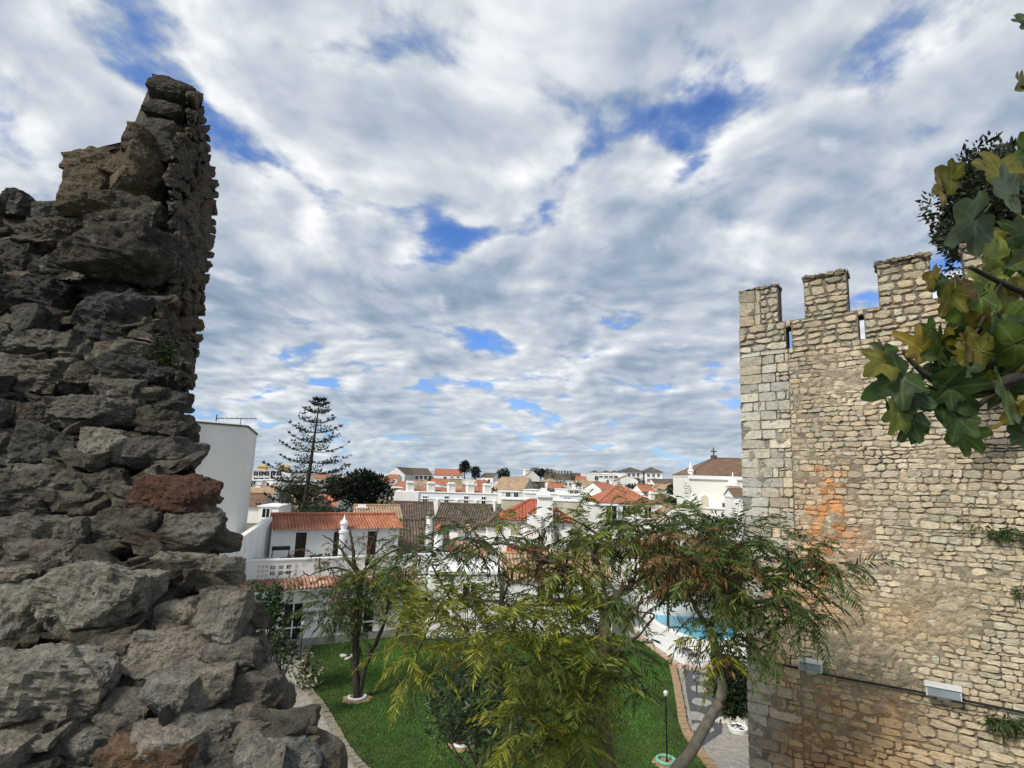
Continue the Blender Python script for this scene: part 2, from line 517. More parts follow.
def smooth_line(pts, n=6):
    pts = np.asarray(pts, float); m = len(pts); out = []
    for i in range(m - 1):
        p0, p1, p2, p3 = pts[max(i - 1, 0)], pts[i], pts[i + 1], pts[min(i + 2, m - 1)]
        for k in range(n):
            t = k / n
            out.append(0.5 * (2 * p1 + (p2 - p0) * t + (2 * p0 - 5 * p1 + 4 * p2 - p3) * t * t + (3 * p1 - p0 - 3 * p2 + p3) * t ** 3))
    out.append(pts[-1])
    return np.array(out)


def gp(l, z=0.0): return [G(x, y, z)[:2] for x, y in l]


def inside(poly, q):
    poly = np.asarray(poly); q = np.asarray(q)
    x, y = q[:, 0], q[:, 1]; c = np.zeros(len(q), bool)
    j = len(poly) - 1
    for i in range(len(poly)):
        xi, yi = poly[i]; xj, yj = poly[j]
        c ^= ((yi > y) != (yj > y)) & (x < (xj - xi) * (y - yi) / (yj - yi + 1e-12) + xi)
        j = i
    return c


LEFT_EDGE = [(312, 640), (302, 655), (299, 672), (304, 690), (318, 708), (330, 730), (344, 755), (372, 785), (420, 830), (480, 880)]
RIGHT_EDGE = [(676, 668), (681, 690), (685, 712), (688, 728), (697, 744), (716, 770), (735, 800), (750, 840)]
lawn_px = LEFT_EDGE + [(640, 900)] + RIGHT_EDGE[::-1] + [(658, 652), (636, 640), (600, 632), (540, 628), (470, 626), (410, 627), (350, 633)]
lawn_xy = smooth_poly(gp(lawn_px), 5)
poly_sheet('lawn', lawn_xy, 0.03, M('lawn_soil'))
poly_sheet('garden_paving', [(-40, 3), (40, 3), (40, 41), (-40, 41)], 0.004, M('paving'))


def kerb_strip(name, px_line, width, h, mat, step=0.24, seed=1, side=1):
    """a row of edging bricks along a line on the ground: each brick a little out of true"""
    line = smooth_line(gp(px_line), 14)
    seg = np.r_[0, np.cumsum(np.linalg.norm(np.diff(line, axis=0), axis=1))]
    n = int(seg[-1] / step); g = rng(seed); mb = MB()
    for i in range(n):
        a, b = (i + 0.04) * step, (i + 0.96) * step
        pa = np.array([np.interp(a, seg, line[:, k]) for k in (0, 1)]); pb = np.array([np.interp(b, seg, line[:, k]) for k in (0, 1)])
        t = (pb - pa) / np.linalg.norm(pb - pa); nn = np.array([-t[1], t[0]]) * side
        hh = h + g.uniform(-0.02, 0.02); o = g.uniform(-0.015, 0.015)
        q = [pa + nn * o, pb + nn * (o + g.uniform(-.01, .01)), pb + nn * (o + width), pa + nn * (o + width)]
        c = np.array([1, 1, 1]) * g.uniform(0.7, 1.2)
        mb.box8([(*p, -0.05) for p in q] + [(*p, hh) for p in q], c)
    o = mb.build(name, mat)
    o['kind'] = 'structure'
    return o


kerb_strip('lawn_kerb', LEFT_EDGE, 0.30, 0.09, mk('edge_stone', (0.23, 0.20, 0.15), 0.35, 6, 0.95, 0.6, 14, spots=[((0.10, 0.09, 0.06), 8, 0.55, 0.7)]), 0.26, 3, 1)
kerb_strip('brick_kerb', RIGHT_EDGE, 0.32, 0.14, M('brick_edge'), 0.22, 4, -1)
# stepping-stone walk of dark gravel, its pale paving in front
poly_sheet('gravel_walk', gp([(684, 668), (718, 668), (724, 700), (722, 733), (700, 748), (694, 735), (690, 712), (686, 690)]), 0.012, M('gravel'))
for i, (x, y, rx, ry) in enumerate([(701, 679, 8, 3.6), (700, 690, 8, 4), (702, 703, 9, 5), (697, 717, 8, 5.5), (703, 729, 8, 5), (706, 671, 9, 2)]):
    c = G(x, y); d = np.linalg.norm(c - EYE)
    mb = MB(); g = rng(50 + i)
    a_ = [(0.42 * (1 + g.uniform(-.1, .1)) * math.cos(t), 0.40 * (1 + g.uniform(-.1, .1)) * math.sin(t)) for t in np.linspace(0, 2 * math.pi, 15)[:-1]]
    V = [(c[0] + p, c[1] + q, 0.0) for p, q in a_] + [(c[0] + p, c[1] + q, 0.05) for p, q in a_] + [(c[0] + .9 * p, c[1] + .9 * q, 0.065) for p, q in a_]
    n = len(a_)
    F = [(k, (k + 1) % n, n + (k + 1) % n, n + k) for k in range(n)] + [(n + k, n + (k + 1) % n, 2 * n + (k + 1) % n, 2 * n + k) for k in range(n)] + [tuple(2 * n + k for k in range(n))]
    mb.add(V, F)
    o = mb.build('stepping_stone', M('slab'), loc=(c[0], c[1], 0))
    tag(o, ['round pale stepping stone second from the pool end of the gravel walk', 'round stepping stone third from the pool end of the gravel walk',
            'largest round stepping stone in the middle of the dark gravel walk', 'round stepping stone second from the near end of the gravel walk',
            'round stepping stone nearest the brick-edged end of the gravel walk', 'stepping stone against the pool terrace at the far end of the walk'][i],
        'stepping stone', 'round stepping stones in the dark gravel walk')

# pool terrace and pool
deck = smooth_poly(gp([(628, 622), (640, 606), (690, 594), (765, 596), (800, 620), (790, 655), (716, 668), (686, 668), (664, 655), (645, 640)]), 4)
poly_sheet('pool_terrace', deck, 0.16, M('deck'), 0.2)
kerb_strip('terrace_kerb', [(628, 622), (645, 640), (664, 655), (686, 668), (716, 668)], 0.3, 0.17, M('deck_edge'), 0.3, 6, -1)
pool_px = [(655, 612), (672, 606), (700, 604), (730, 607), (742, 620), (735, 636), (712, 641), (690, 637), (668, 628), (655, 620)]
pool_xy = smooth_poly(gp(pool_px, 0.17), 5)
cxy = pool_xy.mean(0)
poly_sheet('pool_water', cxy + (pool_xy - cxy) * 0.985, 0.20, M('water'))
mb = MB()
n = len(pool_xy); outer = cxy + (pool_xy - cxy) * 1.07
for i in range(n):
    j = (i + 1) % n
    mb.box8([(*pool_xy[i], .14), (*pool_xy[j], .14), (*outer[j], .14), (*outer[i], .14),
             (*pool_xy[i], .235), (*pool_xy[j], .235), (*outer[j], .235), (*outer[i], .235)])
o = mb.build('pool_kerb', M('white_paint')); o['kind'] = 'structure'

# grass: short blades all over the lawn, taller and paler in patches
g = rng(8)
lo, hi = lawn_xy.min(0), lawn_xy.max(0)
q = g.uniform(lo, hi, (150000, 2)); q = q[inside(lawn_xy, q)]
q = q[:90000]
nb = len(q); ang = g.uniform(0, 2 * math.pi, nb); h = g.uniform(0.035, 0.085, nb); wd = g.uniform(0.012, 0.024, nb)
pn = vn.fbm(np.c_[q * 0.55, np.zeros(nb)], 3)
h *= 1 + 0.35 * pn
base = np.c_[q, np.full(nb, 0.03)]
dx = np.c_[np.cos(ang), np.sin(ang), np.zeros(nb)] * wd[:, None]
lean = np.c_[g.normal(0, .35, (nb, 2)), np.ones(nb)] * h[:, None]
V = np.stack([base - dx, base + dx, base + lean], 1).reshape(-1, 3)
col = np.clip(np.array([0.056, 0.138, 0.018]) * (1 + 0.75 * pn[:, None]) * g.uniform(.6, 1.5, (nb, 1)) + np.array([0.05, 0.03, 0.004]) * (g.random((nb, 1)) < .14 + .25 * np.clip(-pn[:, None], 0, 1)), 0.004, 1)
mb = MB(); mb.add(V, np.arange(nb * 3).reshape(-1, 3).tolist(), np.repeat(col, 3, 0))
tag(mb.build('grass', M('grass_blade')), 'short green grass covering the garden lawn', 'grass', kind='stuff')
q = g.uniform(lo, hi, (800, 2)); q = q[inside(lawn_xy, q)]; q = q[g.random(len(q)) < .55]
mb = MB()
for x, y in q:
    s = g.uniform(.02, .055); t = g.uniform(0, 6.28); a = np.array([math.cos(t), math.sin(t), g.uniform(-.2, .3)]) * s; b = np.array([-math.sin(t), math.cos(t), g.uniform(-.2, .4)]) * s * .5
    c = np.array([x, y, 0.10])
    col = [(0.55, 0.50, 0.36), (0.62, 0.62, 0.58), (0.38, 0.25, 0.08)][g.integers(3)]
    mb.add([c - a, c - b, c + a, c + b], [(0, 1, 2, 3)], col)
tag(mb.build('fallen_leaves', M('leaf')), 'pale fallen leaves and petals scattered on the lawn', 'leaves', kind='stuff')


# ---------------------------------------------------------------- the ruined wall on the left
def cube_sphere(n):
    ids = {}; V = []; F = []
    def vid(p):
        k = tuple(np.round(p, 5))
        if k not in ids: ids[k] = len(V); V.append(p)
        return ids[k]
    lin = np.linspace(-1, 1, n + 1)
    for ax in range(3):
        for sg in (-1, 1):
            for i in range(n):
                for j in range(n):
                    c = []
                    for (a, b) in ((i, j), (i + 1, j), (i + 1, j + 1), (i, j + 1)):
                        p = [0, 0, 0]; p[ax] = sg; p[(ax + 1) % 3] = lin[a]; p[(ax + 2) % 3] = lin[b]
                        c.append(vid(p))
                    F.append(c if sg > 0 else c[::-1])
    return np.array(V, float), F


CS = {n: cube_sphere(n) for n in (6, 26)}


def rock(mb, c, half, axes, seed, n=26, rnd=0.11, cuts=15, rough=0.085, col=(1, 1, 1)):
    """an angular stone: a box with its corners knocked off by random planes, then roughened"""
    V, F = CS[n]; g = rng(seed)
    s = V / np.linalg.norm(V, axis=1)[:, None]
    p = V * (1 - rnd) + s * 1.2 * rnd
    for k in range(cuts):
        nn = g.normal(0, 1, 3) * np.array([1, 1, .75]); nn /= np.linalg.norm(nn)
        d = g.uniform(0.74, 1.10) * (abs(nn).sum() * 0.62 + 0.28)
        o = np.maximum(p @ nn - d, 0)
        p = p - o[:, None] * nn * 0.95
    hs = np.asarray(half, float)
    q = p * hs
    nz = vn.fbm(q * 9 + seed * 3.1, 5, 2.2, 0.6)
    nz2 = np.abs(vn.fbm(q * np.array([5, 5, 16]) + seed * 1.7, 3))
    nz3 = np.abs(vn.fbm(q * 16 + seed * 2.3, 3, 2.3, 0.6))          # small sharp-edged flakes
    nz = np.round(nz * 3.5) / 3.5 * .55 + nz * .45 - nz3 * .5
    q = q + s * ((nz * rough - nz2 * rough * 0.55) * min(hs.mean(), 0.3) * 2.0)[:, None]
    A = np.asarray(axes)
    mb.add(np.asarray(c) + q @ A, F, np.asarray(col, float))


def ipx(v, tab): return float(np.interp(v, [t[0] for t in tab], [t[1] for t in tab]))


D_TAB = [(60, 3.55), (200, 3.2), (300, 2.8), (400, 2.45), (500, 2.15), (600, 1.85), (700, 1.6), (800, 1.42), (900, 1.3), (1000, 1.22)]
R_TAB = [(78, 172), (84, 196), (100, 199), (130, 206), (165, 213), (190, 217), (215, 215), (240, 213), (290, 206), (345, 197), (388, 188), (400, 192), (430, 197), (470, 205), (500, 212),
         (540, 226), (590, 238), (640, 262), (700, 285), (768, 318), (830, 340), (1000, 420)]
L_TAB = [(78, 150), (100, 147), (120, 141), (140, 128), (150, 84), (160, 74), (185, 63), (204, 58), (209, -160), (1000, -300)]
E_TAB = [(60, 190), (95, 196), (116, 191), (137, 181), (154, 176), (196, 171), (215, 173), (266, 178), (290, 166), (341, 160), (365, 178), (386, 187), (392, 500), (1000, 600)]


def Dn(x, y):
    d = ipx(y, D_TAB) + 0.05 * math.sin(x * 0.05 + y * 0.03)
    e = ipx(y, E_TAB)
    if x > e:     # the side of the wall running away from us
        r = ipx(y, R_TAB)
        d += 1.35 * min(1.2, (x - e) / max(6, r - e)) ** 0.9
    if y < 215 and x < 135: d += 0.45 * min(1, (215 - y) / 30) * min(1, (135 - x) / 20)
    return d


ruin = empty('ruined_wall', P(60, 900, 1.6) * np.array([1, 1, 0]) + np.array([0, 0, 8.0]), 'dark broken rubble stone wall towering close by on the left', 'ruined wall')
ys = np.r_[np.arange(80, 400, 6), np.arange(400, 1000, 9)]
NXC = 56
front = []
for y in ys:
    L, Rr = ipx(y, L_TAB), ipx(y, R_TAB)
    inset = 3 if y < 395 else 10
    for k in range(NXC):
        x = L + 2 + (Rr - inset - L - 2) * k / (NXC - 1)
        front.append(P(x, y, Dn(x, y) + (0.19 if x < ipx(y, E_TAB) else 0.02)))
front = np.array(front)
dirs = (front - EYE) / np.linalg.norm(front - EYE, axis=1)[:, None]
nzf = vn.fbm(front * 6, 5, 2.1, 0.55)
front = front + dirs * (nzf * 0.055)[:, None]
back = front + np.array([-0.95, 1.0, 0]) * 1.6
mb = MB(); nr = len(ys)
V = np.concatenate([front, back]); F = []; N0 = len(front)
for i in range(nr - 1):
    for k in range(NXC - 1):
        a = i * NXC + k
        F.append((a, a + NXC, a + NXC + 1, a + 1)); F.append((N0 + a, N0 + a + 1, N0 + a + NXC + 1, N0 + a + NXC))
ring = [k for k in range(NXC)] + [i * NXC + NXC - 1 for i in range(1, nr)] + [(nr - 1) * NXC + k for k in range(NXC - 2, -1, -1)] + [i * NXC for i in range(nr - 2, 0, -1)]
for a, b in zip(ring, ring[1:] + ring[:1]): F.append((a, b, N0 + b, N0 + a))
mb.add(V, F)
mb.build('mortar_core', M('rock_mortar'), ruin, smooth=False)

S1 = [(0, 280, 85, 345), (80, 305, 135, 362), (130, 318, 215, 372), (45, 340, 190, 425), (0, 380, 105, 470), (105, 420, 260, 503), (0, 470, 182, 560),
      (180, 500, 360, 612), (50, 530, 118, 592), (35, 585, 210, 655), (0, 635, 207, 727), (155, 650, 237, 700), (235, 640, 395, 700), (210, 675, 312, 732),
      (315, 695, 416, 752), (130, 725, 312, 775), (-20, 560, 42, 640), (20, 730, 132, 775), (-60, 290, 10, 390), (-60, 400, 10, 480), (-60, 660, 5, 740), (118, 590, 240, 650),
      (240, 600, 330, 645)]
S2 = [(40, 10, 132, 56), (130, 0, 305, 60), (303, 22, 420, 76), (300, -4, 408, 24), (-20, 60, 52, 146), (55, 52, 177, 142), (190, 62, 287, 141), (285, 82, 431, 152), (-10, 150, 166, 236),
      (150, 150, 287, 222), (290, 156, 461, 227), (12, 243, 241, 347), (235, 225, 352, 312), (345, 230, 484, 314), (-30, 255, 16, 320), (128, 340, 350, 457), (330, 315, 504, 397),
      (-30, 370, 131, 537), (116, 420, 182, 492), (350, 415, 466, 474), (440, 398, 532, 500), (180, 468, 366, 522), (-20, 520, 236, 692), (230, 490, 302, 612), (298, 480, 456, 572),
      (458, 488, 573, 560), (333, 565, 426, 652), (398, 545, 501, 622), (468, 563, 610, 672), (246, 600, 352, 702), (358, 640, 522, 722), (300, 690, 432, 748), (43, 670, 267, 775),
      (-20, 680, 137, 718), (-20, 715, 47, 800), (236, 715, 402, 790), (518, 660, 602, 722), (516, 705, 602, 790), (588, 700, 677, 790), (436, 700, 520, 760), (280, 760, 430, 850),
      (-20, 790, 130, 900), (120, 780, 290, 900), (420, 760, 560, 860), (560, 790, 700, 900), (-20, 0, 45, 56), (52, 140, 150, 160), (500, 640, 560, 680), (-60, 340, 90, 372)]
boxes = [(x0 / 2.133, 60 + y0 / 2.133, x1 / 2.133, 60 + y1 / 2.133) for x0, y0, x1, y1 in S1] + [(x0 / 2.088, 400 + y0 / 2.088, x1 / 2.088, 400 + y1 / 2.088) for x0, y0, x1, y1 in S2]
st = MB(); g = rng(21)
for i, (x0, y0, x1, y1) in enumerate(boxes):
    cx, cy = (x0 + x1) / 2 - (6 if (y0 + y1) / 2 > 390 else 2), (y0 + y1) / 2
    d = Dn(min(cx, ipx(cy, E_TAB) - 1), cy)
    wdt, hgt = (x1 - x0) * d / FPX, (y1 - y0) * d / FPX
    if cy > 560: hgt *= 0.92
    dep = max(0.14, min(0.36, wdt * 0.7)) * g.uniform(.85, 1.15)
    yaw = g.uniform(-.22, .22) + 0.15; tilt = g.uniform(-.16, .16); rl = g.uniform(-.12, .12) + 0.03
    ax = np.array([[math.cos(yaw), math.sin(yaw), -rl], [-math.sin(yaw), math.cos(yaw), tilt], [rl, -tilt, 1]])
    ax /= np.linalg.norm(ax, axis=1)[:, None]
    c = P(cx, cy, d + dep * 0.30 + g.uniform(-.04, .03))
    tone = g.uniform(0.55, 1.4)
    col = np.array([1, 1, 1]) * tone * (1 + np.array([.04, .0, -.05]) * g.normal())
    if cy > 540: col *= 1.8  # skylight on the low ledges, put into the colour of these stones
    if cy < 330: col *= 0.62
    if (i - len(S1)) == 10: col = np.array([0.95, 0.52, 0.40])
    if (i - len(S1)) in (17, 6, 15, 22, 33): col = np.array([2.3, 2.3, 2.25])
    if (i - len(S1)) == 35: col = np.array([1.4, 1.0, 0.72])
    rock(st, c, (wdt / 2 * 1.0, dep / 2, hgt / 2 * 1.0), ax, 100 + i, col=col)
# the great block that juts out high up, and the stones of the standing pillar
for i, (x0, y0, x1, y1, dd, tone) in enumerate([(186, 368, 388, 487, -.18, .55), (195, 303, 372, 425, .12, .62), (313, 40, 416, 92, 0, .62), (305, 78, 402, 128, 0.03, .6), (290, 122, 392, 170, 0.05, .75),
                                                (280, 150, 388, 220, -.02, .62), (262, 235, 368, 292, 0.02, .8), (255, 280, 366, 335, .1, .8), (270, 205, 378, 250, .08, .9)]):
    x0, x1, y0, y1 = x0 / 2.133, x1 / 2.133, 60 + y0 / 2.133, 60 + y1 / 2.133
    if i >= 2: x0, x1, y0, y1 = x0 + 8, x1 + 5, y0 + 8, y1 + 8
    cx, cy = (x0 + x1) / 2, (y0 + y1) / 2
    d = Dn(min(cx, ipx(cy, E_TAB) - 2), cy) + dd
    yaw = 0.2 + g.uniform(-.1, .1); rl = 0.12 + g.uniform(-.06, .06)
    ax = np.array([[math.cos(yaw), math.sin(yaw), -rl], [-math.sin(yaw), math.cos(yaw), 0.05], [rl, -0.05, 1]])
    ax /= np.linalg.norm(ax, axis=1)[:, None]
    wdt, hgt = (x1 - x0) * d / FPX, (y1 - y0) * d / FPX
    rock(st, P(cx, cy, d + (0.06 if i < 2 else 0.17)), (wdt / 2 * .98, 0.24 if i < 2 else 0.15, hgt / 2 * 1.08), ax, 400 + i, rough=.05, col=np.array([1, .96, .9]) * tone)
# brown rendered shoulder behind
for i, (x0, y0, x1, y1, t) in enumerate([(64, 152, 130, 180, 1.25), (60, 172, 126, 212, 1.15), (112, 142, 150, 200, 1.1), (60, 190, 120, 222, 0.9), (122, 128, 150, 160, 1.0)]):
    cx, cy = (x0 + x1) / 2 + 12, (y0 + y1) / 2 + 9; d = Dn(cx, cy)
    rock(st, P(cx, cy, d + .12), ((x1 - x0) * d / FPX / 2, .22, (y1 - y0) * d / FPX / 2 * 1.1), np.eye(3), 440 + i, rough=.042, rnd=.22, cuts=14, col=np.array([.95, .80, .60]) * t)
# small packing stones between the big ones
for i in range(420):
    y = g.uniform(225, 790); x = g.uniform(-10, min(ipx(y, R_TAB) - 12, ipx(y, E_TAB) - 4)); d = Dn(x, y)
    s = g.uniform(.022, .055)
    a = g.normal(0, .25, (3, 3)) + np.eye(3); a /= np.linalg.norm(a, axis=1)[:, None]
    rock(st, P(x, y, d + .06), (s * g.uniform(1.6, 2.8), s * 1.2, s * g.uniform(.45, .9)), a, 900 + i, n=6, col=np.array([1, .95, .86]) * g.uniform(.6, 1.2))
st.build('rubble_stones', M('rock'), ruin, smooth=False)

# flat coursed stones of the side face, seen along the wall
sf = MB()
y = 92.0; row = 0
while y < 378:
    hpx = g.uniform(6, 19)
    e, r = ipx(y + hpx / 2, E_TAB), ipx(y + hpx / 2, R_TAB)
    t = g.uniform(-.1, 0)
    while t < 0.98:
        t1 = t + g.uniform(.18, .42)
        ta, tb = max(t, -.02), min(t1, .97)
        if tb - ta > 0.06:
            tm = (ta + tb) / 2
            pa, pb = [P(e + (r - e) * q, y + hpx / 2, ipx(y + hpx / 2, D_TAB) + 1.35 * max(q, 0) ** .9) for q in (ta, tb)]
            c = (pa + pb) / 2; U = pb - pa; L = np.linalg.norm(U); U /= L
            N = np.array([U[1], -U[0], 0]); N /= np.linalg.norm(N)
            hh = hpx * (ipx(y, D_TAB) + 1.35 * tm) / FPX
            rock(sf, c + N * g.uniform(-.012, .006), (L * .5, .030, hh * .52), np.array([U, -N, [0, 0, 1]]) + g.normal(0, .07, (3, 3)), 1500 + row * 17 + int(tm * 100), n=6, rnd=.18, cuts=8, rough=.13,
                 col=np.array([.95, .86, .70]) * g.uniform(.62, .9))
        t = t1
    y += hpx * 0.97; row += 1
sf.build('side_facing', M('rock'), ruin)


# ---------------------------------------------------------------- the castle tower on the right
K = P(742.0, 475, 15.5)
TW = Frame((K[0], K[1], 0), -37)
SH = 0.02                     # the courses are not quite level


LEAN = -0.020                   # nor is the old wall quite upright


def tw(u, v, z): return TW(u + LEAN * (9 - z), v, z + SH * u)


def thit(x, y):
    u, z = TW.hit(x, y)
    u = u - LEAN * (9 - z)
    return u, z - SH * u


tower = empty('castle_tower', (K[0], K[1], 0), 'tall battlemented tower of tan rubble stone on the right', 'tower')
UE = 13.0
z_sill = [thit(790, 321)[1], thit(861, 309)[1]]
ZS = float(np.mean(z_sill)); ZJ = thit(800, 347)[1]
mer = [(thit(739, 290)[0], thit(778, 289)[0], thit(760, 289)[1]), (thit(803, 280)[0], thit(847, 273)[0], thit(825, 276)[1]),
       (thit(876, 263)[0], thit(930, 257)[0], thit(903, 260)[1])]
mer.append((thit(962, 250)[0], thit(1015, 240)[0], mer[2][2] + 0.02))
mer.append((mer[3][1] + (mer[3][0] - mer[2][1]), UE, mer[2][2]))
slots = [(thit(786, 335)[0], thit(791.5, 335)[0], thit(788, 344)[1], thit(788, 327)[1]), (thit(858.5, 325)[0], thit(864.5, 325)[0], thit(861, 333)[1], thit(861, 315)[1]),
         (thit(945, 297)[0], thit(951, 297)[0], thit(948, 303)[1] - .25, thit(948, 290)[1] - .2), ]
ZJ = min(ZJ, min(s[2] for s in slots) - 0.02)


def stain(u, z):
    """stone and mortar colour where the wall has weathered, limewash, iron stain and soot"""
    x, y = proj(tw(u, 0, z))
    n = float(vn.fbm(np.array([u * 1.1, z * 1.1, 3.0]), 4))
    n2 = float(vn.fbm(np.array([u * 2.7, z * 2.7, 9.0]), 4))
    n3 = float(vn.fbm(np.array([u * 9, z * 6, 4.0]), 3))
    c = np.array([0.50, 0.425, 0.305]) * (1 + 0.16 * n)
    def blend(t, k):
        nonlocal c
        c = c * (1 - k) + np.array(t) * k
    sm = lambda a, b, v: float(np.clip((v - a) / (b - a), 0, 1))
    blend((0.44, 0.415, 0.345), sm(52, 34, x - 742 + 14 * n2) * 0.95)                       # the grey quoins
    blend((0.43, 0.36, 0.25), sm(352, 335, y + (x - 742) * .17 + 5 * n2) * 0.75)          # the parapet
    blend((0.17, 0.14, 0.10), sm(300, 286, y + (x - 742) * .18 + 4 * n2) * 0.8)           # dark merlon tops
    o = math.exp(-((x - 828 - 4 * n) / 26) ** 2) * sm(455, 500, y + 12 * n) * sm(640, 580, y + 12 * n2)
    blend((0.60, 0.28, 0.11), min(.9, max(0, o * (.68 + 1.2 * n3 + .6 * n2))))
    o = math.exp(-(((x - 790) / 16) ** 2 + ((y - 588) / 25) ** 2)); blend((0.48, 0.26, 0.12), min(1, max(0, o * (.7 + n2))))
    o = math.exp(-(((x - 925) / 80) ** 2 + ((y - 615) / 32) ** 2)); blend((0.50, 0.38, 0.23), min(1, max(0, o * (.9 + .6 * n2))))
    blend((0.42, 0.295, 0.165), sm(640, 720, y + 20 * n - (x - 742) * .1) * 0.95 * sm(18, 46, x - 742))
    blend((0.33, 0.18, 0.085), sm(695, 760, y + 26 * n2 - (x - 742) * .02) * sm(18, 46, x - 742) * max(0, min(1, .3 + n)))
    o = math.exp(-(((x - 860) / 60) ** 2 + ((y - 725) / 34) ** 2)); blend((0.46, 0.27, 0.12), min(.8, max(0, o * (.35 + n2 + .5 * n3))))
    o = math.exp(-(((x - 770) / 14) ** 2 + ((y - 640) / 60) ** 2)); blend((0.46, 0.27, 0.13), min(.7, max(0, o * (.4 + n2))))
    o = sm(960, 985, x + 10 * n) * sm(500, 470, y + 10 * n2); blend((0.20, 0.175, 0.13), o * max(0, .75 + .6 * n2))
    blend((0.47, 0.41, 0.29), sm(880, 1000, x) * sm(470, 520, y) * .8)
    o = math.exp(-(((x - 768) / 20) ** 2 + ((y - 760) / 30) ** 2)); blend((0.14, 0.11, 0.075), min(1, o * .8))
    return c


def rendered(u, z):
    """how far old render covers the stones here, 0 to 1"""
    x, y = proj(tw(u, 0, z))
    n = float(vn.fbm(np.array([u * 0.9, z * 0.9, 21.0]), 4))
    a = math.exp(-((x - 835) / 60) ** 2 - ((y - 545) / 95) ** 2) * 0.65 + math.exp(-((x - 925) / 60) ** 2 - ((y - 612) / 34) ** 2) * 1.1 \
        + math.exp(-((x - 850) / 110) ** 2 - ((y - 705) / 55) ** 2) * 0.45 + math.exp(-((x - 820) / 45) ** 2 - ((y - 380) / 40) ** 2) * .45
    return float(np.clip(0.72 * a + 0.36 * n, 0, 1))


# core block and parapet
mb = MB()
dk = np.array([0.20, 0.17, 0.13])
mb.box(tw, 0.03, UE, 0.03, 4.0, -1, ZJ - 0.03, dk)
mb.build('core', M('tower_mortar'), tower)
TH = 0.55
cuts_u = sorted(set([0.0, UE] + [s[0] for s in slots] + [s[1] for s in slots]))


def tfront(mb, u0, u1, z0, z1, step=0.11, amp=0.03):
    """the mortar skin of the front: a fine grid, uneven, coloured by the weathering"""
    nu, nz = max(2, int((u1 - u0) / step) + 1), max(2, int((z1 - z0) / step) + 1)
    us = np.linspace(u0, u1, nu); zs = np.linspace(z0, z1, nz)
    UU, ZZ = np.meshgrid(us, zs)
    nn = vn.fbm(np.stack([UU * 4, ZZ * 4, UU * 0], -1), 4)
    nn2 = vn.fbm(np.stack([UU * 8, ZZ * 11, UU * 0 + 5], -1), 3)
    V = []; C = []
    for j in range(nz):
        for i in range(nu):
            u, z = UU[j, i], ZZ[j, i]
            rd = rendered(u, z) if z < ZJ else 0
            edge = 0 < i < nu - 1 and 0 < j < nz - 1
            v = (0.02 + nn[j, i] * amp + nn2[j, i] * amp * rd - rd * 0.06) if edge else 0.0
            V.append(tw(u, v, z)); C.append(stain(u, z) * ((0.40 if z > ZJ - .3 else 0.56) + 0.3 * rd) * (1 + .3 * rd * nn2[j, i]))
    F = [(j * nu + i, j * nu + i + 1, (j + 1) * nu + i + 1, (j + 1) * nu + i) for j in range(nz - 1) for i in range(nu - 1)]
    mb.add(V, F, np.array(C))


mb = MB()
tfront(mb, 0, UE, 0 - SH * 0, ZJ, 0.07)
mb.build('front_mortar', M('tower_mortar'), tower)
par = MB()
for a, b in zip(cuts_u[:-1], cuts_u[1:]):
    s = [s for s in slots if abs(s[0] - a) < 1e-6]
    if s:
        s = s[0]
        par.box(tw, a, b, 0, TH, s[3], ZS, dk)
    else:
        par.box(tw, a, b, 0, TH, ZJ, ZS, dk)
par.box(tw, 0.0, TH, TH, 4.0, ZJ, ZS, dk)      # parapet along the hidden left side
par.build('parapet', M('tower_mortar'), tower)


